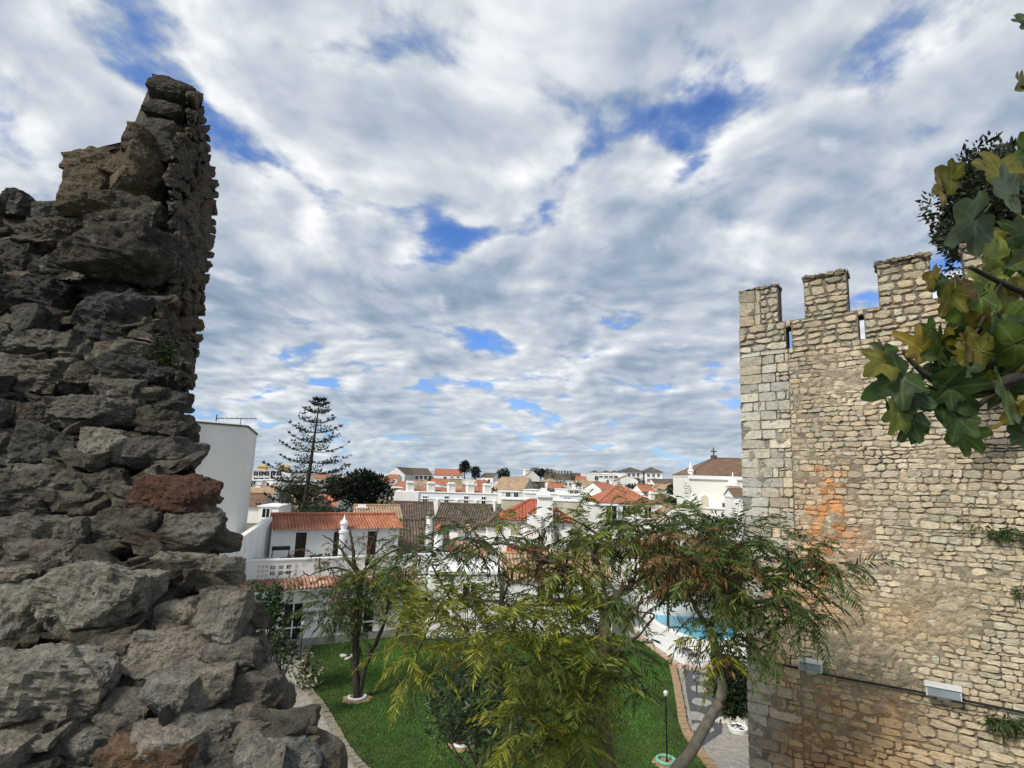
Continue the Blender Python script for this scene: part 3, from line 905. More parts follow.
def lay(mb, u0, u1, z0, z1, hh, ww, gap, prot, jit=0.02, seed=0, flat=False, skip=None, gain=1.0):
    """coursed rubble: every stone an uneven bevelled lump standing proud of the mortar"""
    g = rng(seed)
    z = z0; k = 0
    zb = lambda kk, zz, u: zz if (abs(zz - z0) < 1e-6 or abs(zz - z1) < 1e-6) else zz + 0.045 * float(vn(np.array([u * 1.3, kk * 5.1, seed]))) + 0.03 * float(vn(np.array([u * 3.9, kk * 7.7, seed])))
    while z < z1 - 0.02:
        h = g.uniform(*hh)
        if z + h > z1 - hh[0] * .6: h = z1 - z
        u = u0 - g.uniform(0, ww[0]) if not flat else u0
        while u < u1 - 0.01:
            wd = g.uniform(*ww)
            if h > np.mean(hh): wd *= 1.1
            a, b = max(u, u0), min(u + wd, u1)
            if u1 - b < ww[0] * .35: b = u1
            u = b if b == u1 else u + wd
            if b - a < 0.05: continue
            um, zm = (a + b) / 2, z + h / 2
            if skip is not None and skip(um, zm, g): continue
            zl0, zl1, zh0, zh1 = zb(k, z, a), zb(k, z, b), zb(k + 1, z + h, a), zb(k + 1, z + h, b)
            gx = gap * g.uniform(.6, 1.4)
            pts = []
            nseg = 3
            corners = [(a + gx, zl0 + gx), (b - gx, zl1 + gx), (b - gx, zh1 - gx), (a + gx, zh0 - gx)]
            for ci in range(4):
                p, q = np.array(corners[ci]), np.array(corners[(ci + 1) % 4])
                for s in range(nseg):
                    t = s / nseg
                    pp = p + (q - p) * t
                    if s == 0: pp = pp + (np.array([um, zm]) - pp) * (0.05 if flat else g.uniform(.06, .24))
                    pts.append(pp + g.uniform(-jit, jit, 2) * (0.3 if flat else 1))
            pts = np.array(pts); n = len(pts); cc = pts.mean(0)
            pr = prot * g.uniform(.35, 1.35)
            rd = rendered(um, zm) if not flat else 0
            pr *= (1 - 0.45 * rd)
            tx, tz = g.normal(0, .10, 2)
            V = [tw(p[0], 0.035, p[1]) for p in pts]
            V += [tw(p[0], -pr * .55, p[1]) for p in pts]
            for p in pts:
                q = cc + (p - cc) * (0.93 if flat else g.uniform(.74, .86))
                V.append(tw(q[0], -pr * (1 + .0) - (q[0] - cc[0]) * tx - (q[1] - cc[1]) * tz + g.uniform(-.008, .008), q[1]))
            V.append(tw(cc[0], -pr * (1.0 if flat else 1.08), cc[1]))
            F = []
            for i in range(n):
                j = (i + 1) % n
                F += [(i, j, n + j, n + i), (n + i, n + j, 2 * n + j, 2 * n + i), (2 * n + i, 2 * n + j, 3 * n)]
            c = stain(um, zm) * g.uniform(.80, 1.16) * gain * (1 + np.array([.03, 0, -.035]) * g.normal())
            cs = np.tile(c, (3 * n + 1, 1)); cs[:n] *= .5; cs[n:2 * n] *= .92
            mb.add(V, F, cs)
        z += h; k += 1


tf = MB()
QU = 0.95
# long-and-short ashlar of the corner
QH = 0.27
qz = np.arange(0, ZJ, QH)
for i, z in enumerate(qz):
    z1 = min(z + QH, ZJ)
    lay(tf, -0.02, QU + (0.35 if i % 2 else 0.0), z, z1, (.25, .29), (.32, .80), .006, .022, .006, 300 + i, flat=True)
for i, z in enumerate(qz):
    z1 = min(z + QH, ZJ)
zmid = thit(880, 600)[1]
q0 = QU + 0.36
zc = thit(850, 690)[1]
lay(tf, q0, UE, 0, zc, (.10, .20), (.15, .46), .013, .036, .02, 1, skip=lambda u, z, g: g.random() < rendered(u, z) * .22)
lay(tf, q0, UE, zc, ZJ, (.085, .165), (.11, .36), .009, .026, .014, 2, skip=lambda u, z, g: g.random() < rendered(u, z) * .25)
for i, z in enumerate(qz):           # fill beside the short quoins
    if i % 2 == 0: lay(tf, QU + 0.01, q0, z, min(z + QH, ZJ), (.15, .2), (.15, .3), .014, .04, .015, 600 + i)
# parapet, round the slots
for j, (a, b) in enumerate(zip(cuts_u[:-1], cuts_u[1:])):
    s = [s for s in slots if abs(s[0] - a) < 1e-6]
    if s: lay(tf, a, b, s[0][3], ZS, (.12, .2), (.2, .3), .01, .04, .01, 40 + j)
    else: lay(tf, a, b, ZJ, ZS, (.13, .24), (.2, .46), .022, .05, .02, 40 + j)
tf.build('stone_facing', M('tower_stone'), tower)
for j, (a, b, zt) in enumerate(mer):
    core = MB()
    core.box(tw, a + .01, b - .01, 0.0, TH, ZS + .003, zt, dk)
    m_ = core.build('merlon', M('tower_mortar'), tower)
    cp_ = MB(); gg = rng(900 + j); uu = a - .03
    while uu < b:          # the weathered capping stones, no two alike
        wq = gg.uniform(.18, .42); wq = min(wq, b + .03 - uu)
        hq = gg.uniform(.035, .07)
        for vv in (.10, .42): rock(cp_, tw(uu + wq / 2, vv + gg.uniform(-.03, .02), zt + hq * .55 + gg.uniform(-.02, .01)), (wq * .53, .20, hq), np.array([TW.U, TW.V, [0, 0, 1]]) + gg.normal(0, .03, (3, 3)), 950 + int(uu * 100) + int(vv * 10), n=6, rnd=.2, cuts=6, rough=.15, col=np.array([.20, .165, .12]) * gg.uniform(.7, 1.3))
        uu += wq
    cp_.build('capping', M('tower_stone'), m_)
    fc = MB()
    if j == 0:
        lay(fc, a - .02, a + (b - a) * .55, ZS, zt, (.30, .40), (.3, .5), .010, .035, .008, 70, flat=True)
        lay(fc, a + (b - a) * .55, b, ZS, zt, (.14, .24), (.18, .3), .022, .05, .02, 71)
    else:
        lay(fc, a, b, ZS, zt, (.13, .25), (.2, .46), .022, .05, .02, 72 + j)
    if j == 1 or j == 2 or j == 3:    # the side that shows
        pass
    fc.build('merlon_stone', M('tower_stone'), m_)

# conduit with two floodlights along the foot of the tower
pts = [(742, 656.5), (770, 661), (806, 669), (850, 678), (900, 687), (960, 698), (1024, 711), (1060, 718)]
cp = []
for x, y in pts:
    u, z = thit(x, y); cp.append(tw(u, -.11, z))
mb = MB(); mb.tube(smooth_line(cp, 4), .028, 6)
cable = tag(mb.build('cable', M('cable'), loc=cp[0]), 'black cable running along the tower wall through both floodlights', 'cable')


def make_floodlight(x, y, wpx, label):
    u, z = thit(x, y); c = tw(u, -0.22, z)
    e = empty('floodlight', c, label, 'floodlight', 'floodlights on the tower wall')
    wd = wpx * (np.linalg.norm(c - EYE)) / FPX * .38
    fr = lambda a, b, zz: tw(u + a, -0.22 + b, z + zz - SH * 0)
    mb = MB()
    # trough housing: a tapered body with a lid
    pr = [(-.16, .09), (.13, .11), (.16, -.02), (.10, -.10), (-.12, -.10)]
    for sgn in (0,):
        V = [fr(s * wd, p, q) for s in (-1, 1) for p, q in pr]; n = len(pr)
        mb.add(V, [tuple(range(n)), tuple(range(2 * n - 1, n - 1, -1))] + [(k, n + k, n + (k + 1) % n, (k + 1) % n) for k in range(n)])
    mb.build('housing', M('lamp_grey'), e)
    mb = MB(); mb.box(fr, -wd * 1.06, wd * 1.06, -.20, .17, .115, .145); mb.build('lid', M('lamp_grey'), e)
    mb = MB(); mb.box(fr, -wd * .9, wd * .9, -.175, -.150, -.07, .08); mb.build('lens', M('glass_sky'), e)
    mb = MB(); mb.box(fr, -.12, .12, .05, .22, -.20, -.105); mb.build('bracket', M('galvanised'), e)
    return e


make_floodlight(812, 664, 21, 'grey floodlight on the tower wall nearer the tower corner')
make_floodlight(943, 689, 26, 'grey floodlight on the tower wall farther from the corner, towards the right')


def tuft(x, y, s, n, label, seed):
    u, z = thit(x, y); c = tw(u, -.08, z); g = rng(seed); mb = MB()
    for k in range(n):
        d = -TW.V * g.uniform(.1, 1) + TW.U * g.normal(0, .8) + np.array([0, 0, g.normal(-.1, .6)]); d /= np.linalg.norm(d)
        L = s * g.uniform(.4, 1.0); a = c + TW.U * g.normal(0, s * .7) + np.array([0, 0, g.normal(0, s * .22)]); sd = np.cross(d, g.normal(0, 1, 3)); sd *= .1 * L / np.linalg.norm(sd)
        b = a + d * L + np.array([0, 0, -.3 * L])
        mb.add([a, a + d * L * .5 + sd, b, a + d * L * .5 - sd], [(0, 1, 2, 3)], np.array([.035, .06, .014]) * g.uniform(.6, 1.6))
    tag(mb.build('wall_plant', M('leaf'), loc=c), label, 'wall plant', 'weeds growing from the tower wall')


tuft(1006, 534, .30, 90, 'dark green weed tuft growing high on the tower wall at right', 1)
tuft(1020, 592, .22, 50, 'small weed tuft on the tower wall at the picture edge', 2)
tuft(1006, 722, .34, 110, 'grassy green tuft hanging from the tower wall under the cable', 3)
tuft(962, 520, .12, 30, 'tiny weed in a joint of the tower wall beside the larger tuft', 4)


def ruin_weed(x, y, s, n, label, seed):
    """leaves rooted on the wall within s pixels of x, y"""
    c = P(x, y, Dn(x, y)); g = rng(seed); mb = MB()
    for k in range(n):
        xx, yy = x + g.normal(0, .35) * s, y + g.normal(0, .5) * s
        if xx > ipx(yy, R_TAB) - 10: continue
        a = P(xx, yy, Dn(xx, yy) - .015); d = g.normal(0, .6, 3) + np.array([.2, -.7, .1]); d /= np.linalg.norm(d)
        L = g.uniform(.025, .06); sd = np.cross(d, g.normal(0, 1, 3)); sd *= .25 * L / np.linalg.norm(sd)
        mb.add([a, a + d * L * .5 + sd, a + d * L + np.array([0, 0, -.2 * L]), a + d * L * .5 - sd], [(0, 1, 2, 3)], np.array([.035, .055, .016]) * g.uniform(.5, 1.6))
    tag(mb.build('wall_plant', M('leaf'), loc=c), label, 'wall plant', 'weeds growing from the ruined wall')


ruin_weed(168, 352, 22, 170, 'green creeping weed in the side face of the ruined wall', 5)
ruin_weed(128, 515, 10, 40, 'small weed in a joint halfway up the ruined wall', 6)
ruin_weed(216, 604, 12, 60, 'weed on the edge of the ruined wall where its steps begin', 7)


# ---------------------------------------------------------------- houses
class TileMB(MB):
    def __init__(s): super().__init__(); s.uvs = []

    def face(s, A, B, Cc, Dd, pitch=0.24, per=4, amp=0.055, nv=6, off=0.0):
        """tiles from the eave A-B up to the ridge D-C (D above A): ridges and furrows run up the slope"""
        A, B, Cc, Dd = [np.asarray(p, float) for p in (A, B, Cc, Dd)]
        e = B - A; Wd = np.linalg.norm(e); e = e / Wd
        n = np.cross(e, (Cc + Dd) / 2 - A); n /= np.linalg.norm(n)
        if n[2] < 0: n = -n
        up = np.cross(n, e)
        if up[2] < 0: up = -up
        d0, c0 = float((Dd - A) @ e), float((Cc - A) @ e); H = float((Dd - A) @ up)
        cols = max(2, int(Wd / pitch * per)); us = np.linspace(0, Wd, cols + 1)
        def vm(u):
            v = H
            if d0 > 1e-6 and u < d0: v = min(v, H * u / d0)
            if c0 < Wd - 1e-6 and u > c0: v = min(v, H * (Wd - u) / (Wd - c0))
            return v
        rows = []
        for u in us:
            m = max(vm(u), 0.0)
            # a slanted left side (d0 < 0) or right side is sheared instead of cut
            for k in range(nv + 1):
                v = m * k / nv
                sh = d0 * v / H if d0 < 0 else 0
                rows.append((u + sh, v))
        rows = np.array(rows)
        hgt = np.sin(rows[:, 0] / pitch * 2 * math.pi) * amp if amp else np.zeros(len(rows))
        V = A + rows[:, :1] * e + rows[:, 1:] * up + (hgt + off)[:, None] * n
        F = [(i * (nv + 1) + k, (i + 1) * (nv + 1) + k, (i + 1) * (nv + 1) + k + 1, i * (nv + 1) + k + 1) for i in range(cols) for k in range(nv)]
        s.add(V, F); s.uvs.append(rows + np.array([s.n * 0.37 % 50 // pitch * pitch, 0]))

    def ridge(s, a, b, r=0.11):
        k = s.n
        s.tube([a, b], r, 8); m = s.n - k
        L = np.linalg.norm(np.array(b) - np.array(a))
        s.uvs.append(np.array([[0.05, 0.05 if i < m / 2 else L] for i in range(m)]))

    def make(s, name, mat, parent): return s.build(name, mat, parent, uv=np.concatenate(s.uvs))


def walled(mb, fr, u0, u1, z0, z1, v, th, holes, col=None):
    """a wall plane facing -v with real openings: front, back and reveals"""
    us = sorted(set([u0, u1] + [h[0] for h in holes] + [h[1] for h in holes])); zs = sorted(set([z0, z1] + [h[2] for h in holes] + [h[3] for h in holes]))
    us = [u for u in us if u0 <= u <= u1]; zs = [z for z in zs if z0 <= z <= z1]
    op = lambda u, z: not (u0 < u < u1 and z0 < z < z1) or any(h[0] < u < h[1] and h[2] < z < h[3] for h in holes)
    for a, b in zip(us[:-1], us[1:]):
        for c, d in zip(zs[:-1], zs[1:]):
            um, zm = (a + b) / 2, (c + d) / 2
            if op(um, zm): continue
            mb.quad(fr(a, v, c), fr(b, v, c), fr(b, v, d), fr(a, v, d)); mb.quad(fr(b, v + th, c), fr(a, v + th, c), fr(a, v + th, d), fr(b, v + th, d))
            if op(a - .001, zm): mb.quad(fr(a, v + th, c), fr(a, v, c), fr(a, v, d), fr(a, v + th, d))
            if op(b + .001, zm): mb.quad(fr(b, v, c), fr(b, v + th, c), fr(b, v + th, d), fr(b, v, d))
            if op(um, c - .001): mb.quad(fr(a, v + th, c), fr(b, v + th, c), fr(b, v, c), fr(a, v, c))
            if op(um, d + .001): mb.quad(fr(a, v, d), fr(b, v, d), fr(b, v + th, d), fr(a, v + th, d))


def add_window(fr, parent, u, z, wd, h, v=0.0, name='window', pane='glass', frame='plaster_trim', side=None, bars=1):
    """a small framed window standing a little proud; side='r' puts it on the face u = side value"""
    q = fr if side is None else (lambda a, b, c: fr(side[1] - b if side[0] == 'r' else side[1] + b, a, c))
    mb = MB(); t = min(.09, wd * .14)
    mb.box(q, u - wd / 2, u + wd / 2, v - .02, v + .02, z, z + h, mi=1)
    for a, b, c, d in ((u - wd / 2 - t, u - wd / 2, z - t, z + h + t), (u + wd / 2, u + wd / 2 + t, z - t, z + h + t)):
        mb.box(q, a, b, v - .06, v + .02, c, d)
    mb.box(q, u - wd / 2, u + wd / 2, v - .06, v + .02, z + h, z + h + t); mb.box(q, u - wd / 2 - t, u + wd / 2 + t, v - .09, v + .02, z - 2 * t, z - t)
    mb.box(q, u - wd / 2, u + wd / 2, v - .05, v + .02, z - t, z)
    for k in range(bars): uu = u - wd / 2 + wd * (k + 1) / (bars + 1); mb.box(q, uu - t * .3, uu + t * .3, v - .035, v + .01, z, z + h)
    return mb.build(name, [M(frame), M(pane)], parent)


def add_chimney(parent, c, wd, h, mat='plaster', name='chimney', cap=True):
    fr = Frame(c, 20); mb = MB(); a = wd / 2
    mb.box(fr, -a, a, -a, a, -.6, h)
    if cap: mb.box(fr, -a * 1.25, a * 1.25, -a * 1.25, a * 1.25, h + .002, h + .12); mb.box(fr, -a * .8, a * .8, -a * .8, a * .8, h + .12, h + .3)
    return mb.build(name, M(mat), parent)


def building(name, label, cat, x0, x1, ytop, Y, ybase, dep, yaw=0.0, roof='flat', rh=1.5, rmat='tile_orange', wall='plaster', windows=(), over=0.25, group=None, ground=True,
             chim=(), near=False, hipin=None, z0=None, sides=True, pane='glass', floor_pad=1.5):
    """a house whose front eave runs from pixel x0 to x1 at the stated distance; its size follows"""
    o = P(x0, ytop, Y); fr0 = Frame((o[0], o[1], 0), yaw)
    W = fr0.hit(x1, ytop)[0]; zt = o[2]
    zb = P((x0 + x1) / 2, ybase, Y)[2] if z0 is None else z0
    base = fr0(W / 2, dep / 2, zb)
    root = empty(name, base, label, cat, group)
    mb = MB()
    mb.box(fr0, 0, W, 0, dep, zb - floor_pad, zt)
    if roof in ('gable_v', 'gable_u'):    # gable triangles
        if roof == 'gable_v':
            for v in (0.0, dep): mb.add([fr0(0, v, zt), fr0(W, v, zt), fr0(W / 2, v, zt + rh)], [(0, 1, 2)])
        else:
            for u in (0.0, W): mb.add([fr0(u, 0, zt), fr0(u, dep, zt), fr0(u, dep / 2, zt + rh)], [(0, 1, 2)])
    mb.build('wall', M(wall), root)
    t = TileMB(); kw = dict(pitch=.24 if near else .5, per=4 if near else 2, amp=.032 if near else .0, nv=5 if near else 2)
    ov = over; zo = zt + .05 - ov * rh / max(dep / 2, .5) * .5
    if roof == 'gable_u':
        zo = zt + .04 - ov * rh / (dep / 2)
        t.face(fr0(-ov * .5, -ov, zo), fr0(W + ov * .5, -ov, zo), fr0(W + ov * .5, dep / 2, zt + rh + .04), fr0(-ov * .5, dep / 2, zt + rh + .04), **kw)
        t.face(fr0(W + ov * .5, dep + ov, zo), fr0(-ov * .5, dep + ov, zo), fr0(-ov * .5, dep / 2, zt + rh + .04), fr0(W + ov * .5, dep / 2, zt + rh + .04), **kw)
        t.ridge(fr0(-ov * .5, dep / 2, zt + rh + .05), fr0(W + ov * .5, dep / 2, zt + rh + .05))
    elif roof == 'gable_v':
        zo = zt + .04 - ov * rh / (W / 2)
        t.face(fr0(-ov, dep + ov * .5, zo), fr0(-ov, -ov * .5, zo), fr0(W / 2, -ov * .5, zt + rh + .04), fr0(W / 2, dep + ov * .5, zt + rh + .04), **kw)
        t.face(fr0(W + ov, -ov * .5, zo), fr0(W + ov, dep + ov * .5, zo), fr0(W / 2, dep + ov * .5, zt + rh + .04), fr0(W / 2, -ov * .5, zt + rh + .04), **kw)
        t.ridge(fr0(W / 2, -ov * .5, zt + rh + .05), fr0(W / 2, dep + ov * .5, zt + rh + .05))
    elif roof == 'hip':
        hi = hipin if hipin is not None else min(W, dep) / 2
        hv = dep / 2
        a, b, c, d = fr0(-ov, -ov, zt + .05), fr0(W + ov, -ov, zt + .05), fr0(W + ov, dep + ov, zt + .05), fr0(-ov, dep + ov, zt + .05)
        r0, r1 = fr0(hi, hv, zt + rh), fr0(W - hi, hv, zt + rh)
        t.face(a, b, r1, r0, **kw); t.face(b, c, r1, r1, **kw); t.face(c, d, r0, r1, **kw); t.face(d, a, r0, r0, **kw)
        for p, q in ((a, r0), (b, r1), (c, r1), (d, r0)): t.ridge(p, q, .09)
        if np.linalg.norm(r0 - r1) > .3: t.ridge(r0, r1, .1)
    elif roof == 'flat':
        pass
    if t.n: t.make('roof', M(rmat), root)
    if roof == 'flat':
        pb = MB(); k = .12
        pb.box(fr0, -k, W + k, -k, dep + k, zt + .003, zt + .16)
        pb.build('parapet', M('plaster_trim' if wall.startswith('plaster') else wall), root)
    elif roof in ('hip', 'gable_u'):
        pb = MB(); pb.box(fr0, -.08, W + .08, -.08, dep + .08, zt - .22, zt - .01); pb.build('cornice', M('plaster_trim'), root)
    for wdw in windows:   # (x pixel, y pixel of the middle, width m, height m)
        u, zc = fr0.hit(wdw[0], wdw[1]); add_window(fr0, root, u, zc - wdw[3] / 2, wdw[2], wdw[3], pane=wdw[4] if len(wdw) > 4 else pane)
    for cx, cy, wd, h in chim:
        c = P(cx, cy, Y + dep * .45); add_chimney(root, np.array([c[0], c[1], c[2] - h]), wd, h)
    if ground:
        for u in (0, W):
            for v in (0, dep): p = fr0(u, v, zb); CTRL.append((p[0], p[1], zb))
    return root, fr0, W, zt, zb


# -- the garden house: two storeys set back behind a terrace, seen slightly from the left
pa = P(310, 528.5, 34.6)
HF = Frame((pa[0], pa[1], 0), 27)
uof = lambda x, y, v: HF.hit(x, y, v)[0]
vof = lambda x, y, Y: float((P(x, y, Y) - HF(0, 0, 0)) @ HF.V)
V_PAR, V_LOW, V_EAVE = vof(310, 556, 31.9), vof(310, 615, 31.4), vof(310, 588, 30.6)
Z_EAVE, Z_RIDGE, Z_TERR = float(pa[2]), float(P(310, 516, 36.6)[2]), 3.35
UL, UR = uof(272, 530, 0), uof(399, 528, 0)
hs = empty('garden_house', HF((UL + UR) / 2, 1, 0), 'two-storey white house with a roof terrace, orange roof and a lower tiled lean-to', 'house')
UD = [(uof(a, 545, 0), uof(b, 545, 0)) for a, b in ((295, 306), (333, 341.5), (367, 376.5))]
mb = MB()
ztop = [float(HF.hit(x, 532)[1] if False else P(x, 532, 34.6)[2]) for x in (300,)][0]
walled(mb, HF, UL, UR, Z_TERR - .3, Z_EAVE, 0, .28, [(a, b, Z_TERR, ztop) for a, b in UD])
DV = 4.2
mb.quad(HF(UL, 0, 0), HF(UL, DV, 0), HF(UL, DV, Z_EAVE), HF(UL, 0, Z_EAVE)); mb.quad(HF(UR, DV, 0), HF(UR, 0, 0), HF(UR, 0, Z_EAVE), HF(UR, DV, Z_EAVE))
mb.quad(HF(UR, DV, 0), HF(UL, DV, 0), HF(UL, DV, Z_EAVE), HF(UR, DV, Z_EAVE))
mb.quad(HF(UL, .3, Z_TERR - .3), HF(UR, .3, Z_TERR - .3), HF(UR, DV, Z_TERR - .3), HF(UL, DV, Z_TERR - .3))
mb.build('upper_wall', M('plaster'), hs)
for i, (a, b) in enumerate(UD):
    m_ = MB(); m_.box(HF, a + .002, b - .002, .14, .2, Z_TERR + .002, ztop - .002)
    d_ = m_.build('terrace_door', M('door_dark'), hs)
    f_ = MB(); t_ = .07
    f_.box(HF, a - t_, a - .003, -.03, .05, Z_TERR, ztop + t_); f_.box(HF, b + .003, b + t_, -.03, .05, Z_TERR, ztop + t_); f_.box(HF, a - .003, b + .003, -.03, .05, ztop + .003, ztop + t_)
    f_.build('door_frame', M('plaster_trim'), d_)
rt = TileMB(); VR = DV / 2
rt.face(HF(UL - .05, -.35, Z_EAVE - .02), HF(UR + .25, -.35, Z_EAVE - .02), HF(UR + .25, VR, Z_RIDGE + .1), HF(UL - .05, VR, Z_RIDGE + .1), pitch=.20, per=6, amp=.05, nv=6)
rt.face(HF(UR + .25, DV + .3, Z_EAVE - .02), HF(UL - .05, DV + .3, Z_EAVE - .02), HF(UL - .05, VR, Z_RIDGE + .1), HF(UR + .25, VR, Z_RIDGE + .1), pitch=.20, per=3, amp=.05, nv=4)
rt.ridge(HF(UL - .05, VR, Z_RIDGE + .13), HF(UR + .25, VR, Z_RIDGE + .13), .12)
rt.make('roof', M('tile_orange'), hs)
for u in (UL, UR):
    mb = MB(); mb.add([HF(u, 0, Z_EAVE), HF(u, DV, Z_EAVE), HF(u, VR, Z_RIDGE)], [(0, 1, 2)]); mb.build('gable', M('plaster'), hs)
mb = MB(); up = uof(343.5, 530, -.2)
mb.lathe(HF(up, -.25, Z_TERR), [(.24, 0), (.24, 2.3), (.31, 2.35), (.31, 2.5), (.21, 2.55), (.21, 2.85), (.28, 2.9), (.26, 3.02), (.12, 3.18), (.05, 3.35), (.02, 3.5)], 14)
mb.build('chimney', M('plaster_trim'), hs)
# terrace, parapet with its pierced panel
ULO = uof(252, 590, V_LOW) - 2.0; URO = uof(462, 600, V_LOW)
mb = MB(); mb.box(HF, ULO + .3, URO, V_PAR + .25, -.002, Z_TERR - .25, Z_TERR); mb.build('terrace_floor', M('slab'), hs)
zp0, zp1 = float(P(310, 578, 32)[2]) - .1, float(P(310, 559.5, 31.9)[2])
us0, us1 = uof(257, 565, V_PAR), uof(292, 563, V_PAR)
hol = []
for k in range(3):
    c = (us0 + us1) / 2 + (k - 1) * .42 + .35
    for r_ in range(2):
        zc = zp0 + .35 + r_ * .30
        hol.append((c - .13, c + .13, zc, zc + .22))
mb = MB(); walled(mb, HF, ULO + .3, URO, zp0, zp1, V_PAR, .2, hol)
par_ = mb.build('terrace_parapet', M('plaster'), hs)
mb = MB(); mb.box(HF, ULO + .28, URO + .02, V_PAR - .05, V_PAR + .25, zp1 + .002, zp1 + .08); mb.build('coping', M('plaster_trim'), par_)
# pierced lattice: pale blocks standing in low relief to both sides of the openings
mb = MB()
for c0 in np.arange(us0 + .1, us1 + .2, .21):
    for r_ in range(3):
        if any(abs(c0 - (h[0] + h[1]) / 2) < .22 for h in hol): continue
        mb.box(HF, c0 - .07, c0 + .07, V_PAR - .025, V_PAR + .01, zp0 + .3 + r_ * .24, zp0 + .45 + r_ * .24)
mb.build('lattice', mk('plaster_old', (0.60, 0.58, 0.50), .12, 3, .9, .2), par_)
# lower storey: openings with real depth
gl = [(uof(283, 612, V_LOW), uof(304, 612, V_LOW), .05, 2.35), (uof(352, 606, V_LOW), uof(376, 606, V_LOW), .05, 2.25), (uof(402, 604, V_LOW), uof(434, 604, V_LOW), .75, 2.15)]
zlow = zp0 - .05
mb = MB(); walled(mb, HF, ULO, URO, -.3, zlow, V_LOW, .3, gl)
mb.quad(HF(URO, V_LOW, -.3), HF(URO, 0, -.3), HF(URO, 0, Z_TERR), HF(URO, V_LOW, Z_TERR)); mb.quad(HF(ULO, 0, -.3), HF(ULO, V_LOW, -.3), HF(ULO, V_LOW, zlow), HF(ULO, 0, zlow))
mb.build('lower_wall', M('plaster'), hs)
for i, (a, b, c, d) in enumerate(gl):
    m_ = MB(); m_.box(HF, a + .002, b - .002, V_LOW + .17, V_LOW + .2, c + .002, d - .002)
    pn_ = m_.build('glass_door' if i < 2 else 'window', M('glass'), hs)
    f_ = MB(); t_ = .075; vv = (V_LOW + .10, V_LOW + .165)
    f_.box(HF, a + .002, a + t_, *vv, c + .003, d - .003); f_.box(HF, b - t_, b - .002, *vv, c + .003, d - .003)
    f_.box(HF, a + t_, b - t_, *vv, d - t_, d - .003); f_.box(HF, a + t_, b - t_, *vv, c + .003, c + t_)
    mid_ = (a + b) / 2
    f_.box(HF, mid_ - t_ / 2, mid_ + t_ / 2, vv[0] + .01, vv[1], c + t_, d - t_)
    zt_ = c + (d - c) * (.42 if i < 2 else .5)
    f_.box(HF, a + t_, mid_ - t_ / 2, vv[0] + .02, vv[1], zt_ - .04, zt_ + .04); f_.box(HF, mid_ + t_ / 2, b - t_, vv[0] + .02, vv[1], zt_ - .04, zt_ + .04)
    f_.build('frame', M('white_paint'), pn_)
mb = MB(); mb.box(HF, ULO, URO, V_LOW - .05, V_LOW - .003, -.2, .45); mb.build('plinth', M('slab'), hs)
lt = TileMB(); zt_e = float(P(310, 588, 30.6)[2]); UEND = uof(420, 575, V_EAVE)
lt.face(HF(ULO - .2, V_EAVE, zt_e), HF(UEND, V_EAVE, zt_e), HF(UEND, V_PAR - .02, zp0 + .18), HF(ULO - .2, V_PAR - .02, zp0 + .18), pitch=.20, per=6, amp=.05, nv=4)
lt.make('lean_to_roof', M('tile_mixed'), hs)
mb = MB(); mb.box(HF, ULO - .2, UEND, V_EAVE + .08, V_LOW - .003, zt_e - .16, zt_e - .065); mb.build('eave_board', M('plaster_trim'), hs)

# side wall of the terrace with a sloping top, and the tall windowless block behind the ruin
pn, pf = P(226, 547, 27.5), P(272.5, 517, 34.5)
wv_ = (pf - pn); wv_[2] = 0; L_ = np.linalg.norm(wv_); wv_ /= L_; nv_ = np.array([-wv_[1], wv_[0], 0]) * .3
mb = MB()
def sp(a, b, z): q = pn + wv_ * a + nv_ * b; return (q[0], q[1], z)
mb.box8([sp(-1.5, 0, -.5), sp(L_, 0, -.5), sp(L_, 1, -.5), sp(-1.5, 1, -.5), sp(-1.5, 0, pn[2] - .25), sp(L_, 0, pf[2]), sp(L_, 1, pf[2]), sp(-1.5, 1, pn[2] - .25)])
sw = mb.build('terrace_side_wall', M('plaster'), loc=sp(0, 0, 0))
tag(sw, 'white side wall with a sloping top at the left end of the terrace', 'wall')
mb = MB()
for k in range(6):
    a = .6 + k * (L_ - 1) / 6; zz = pn[2] + (pf[2] - pn[2]) * a / L_
    def pp(da, db, z): q = pn + wv_ * (a + da) + nv_ * db; return (q[0], q[1], z)
    mb.box8([pp(0, -.14, .5), pp(.2, -.14, .5), pp(.2, -.005, .5), pp(0, -.005, .5), pp(0, -.14, zz - .12), pp(.2, -.14, zz - .1), pp(.2, -.005, zz - .1), pp(0, -.005, zz - .12)])
mb.build('pilaster', M('plaster_trim'), sw)
b0 = P(247.5, 427, 31.5); b1 = P(257.2, 433, 33.4); bl = np.array(b0) + np.array([-.72, -.70, 0]) * 9
zb1 = float(b0[2])
mb = MB()
ft = [bl, b0, b1, b1 + np.array([-4.5, 6.5, 0]), bl + np.array([-4, 4, 0])]
V = [(p[0], p[1], -1) for p in ft] + [(p[0], p[1], zb1 - (.32 if i == 2 else 0)) for i, p in enumerate(ft)]
n = 5
mb.add(V, [(k, (k + 1) % n, n + (k + 1) % n, n + k) for k in range(n)] + [(n, n + 1, n + 2), (n, n + 2, n + 3), (n, n + 3, n + 4)])
blk = mb.build('windowless_block', M('plaster_grey'), loc=(b0[0], b0[1], 0))
tag(blk, 'tall grey-white windowless building behind the ruined wall', 'building')
mb = MB()
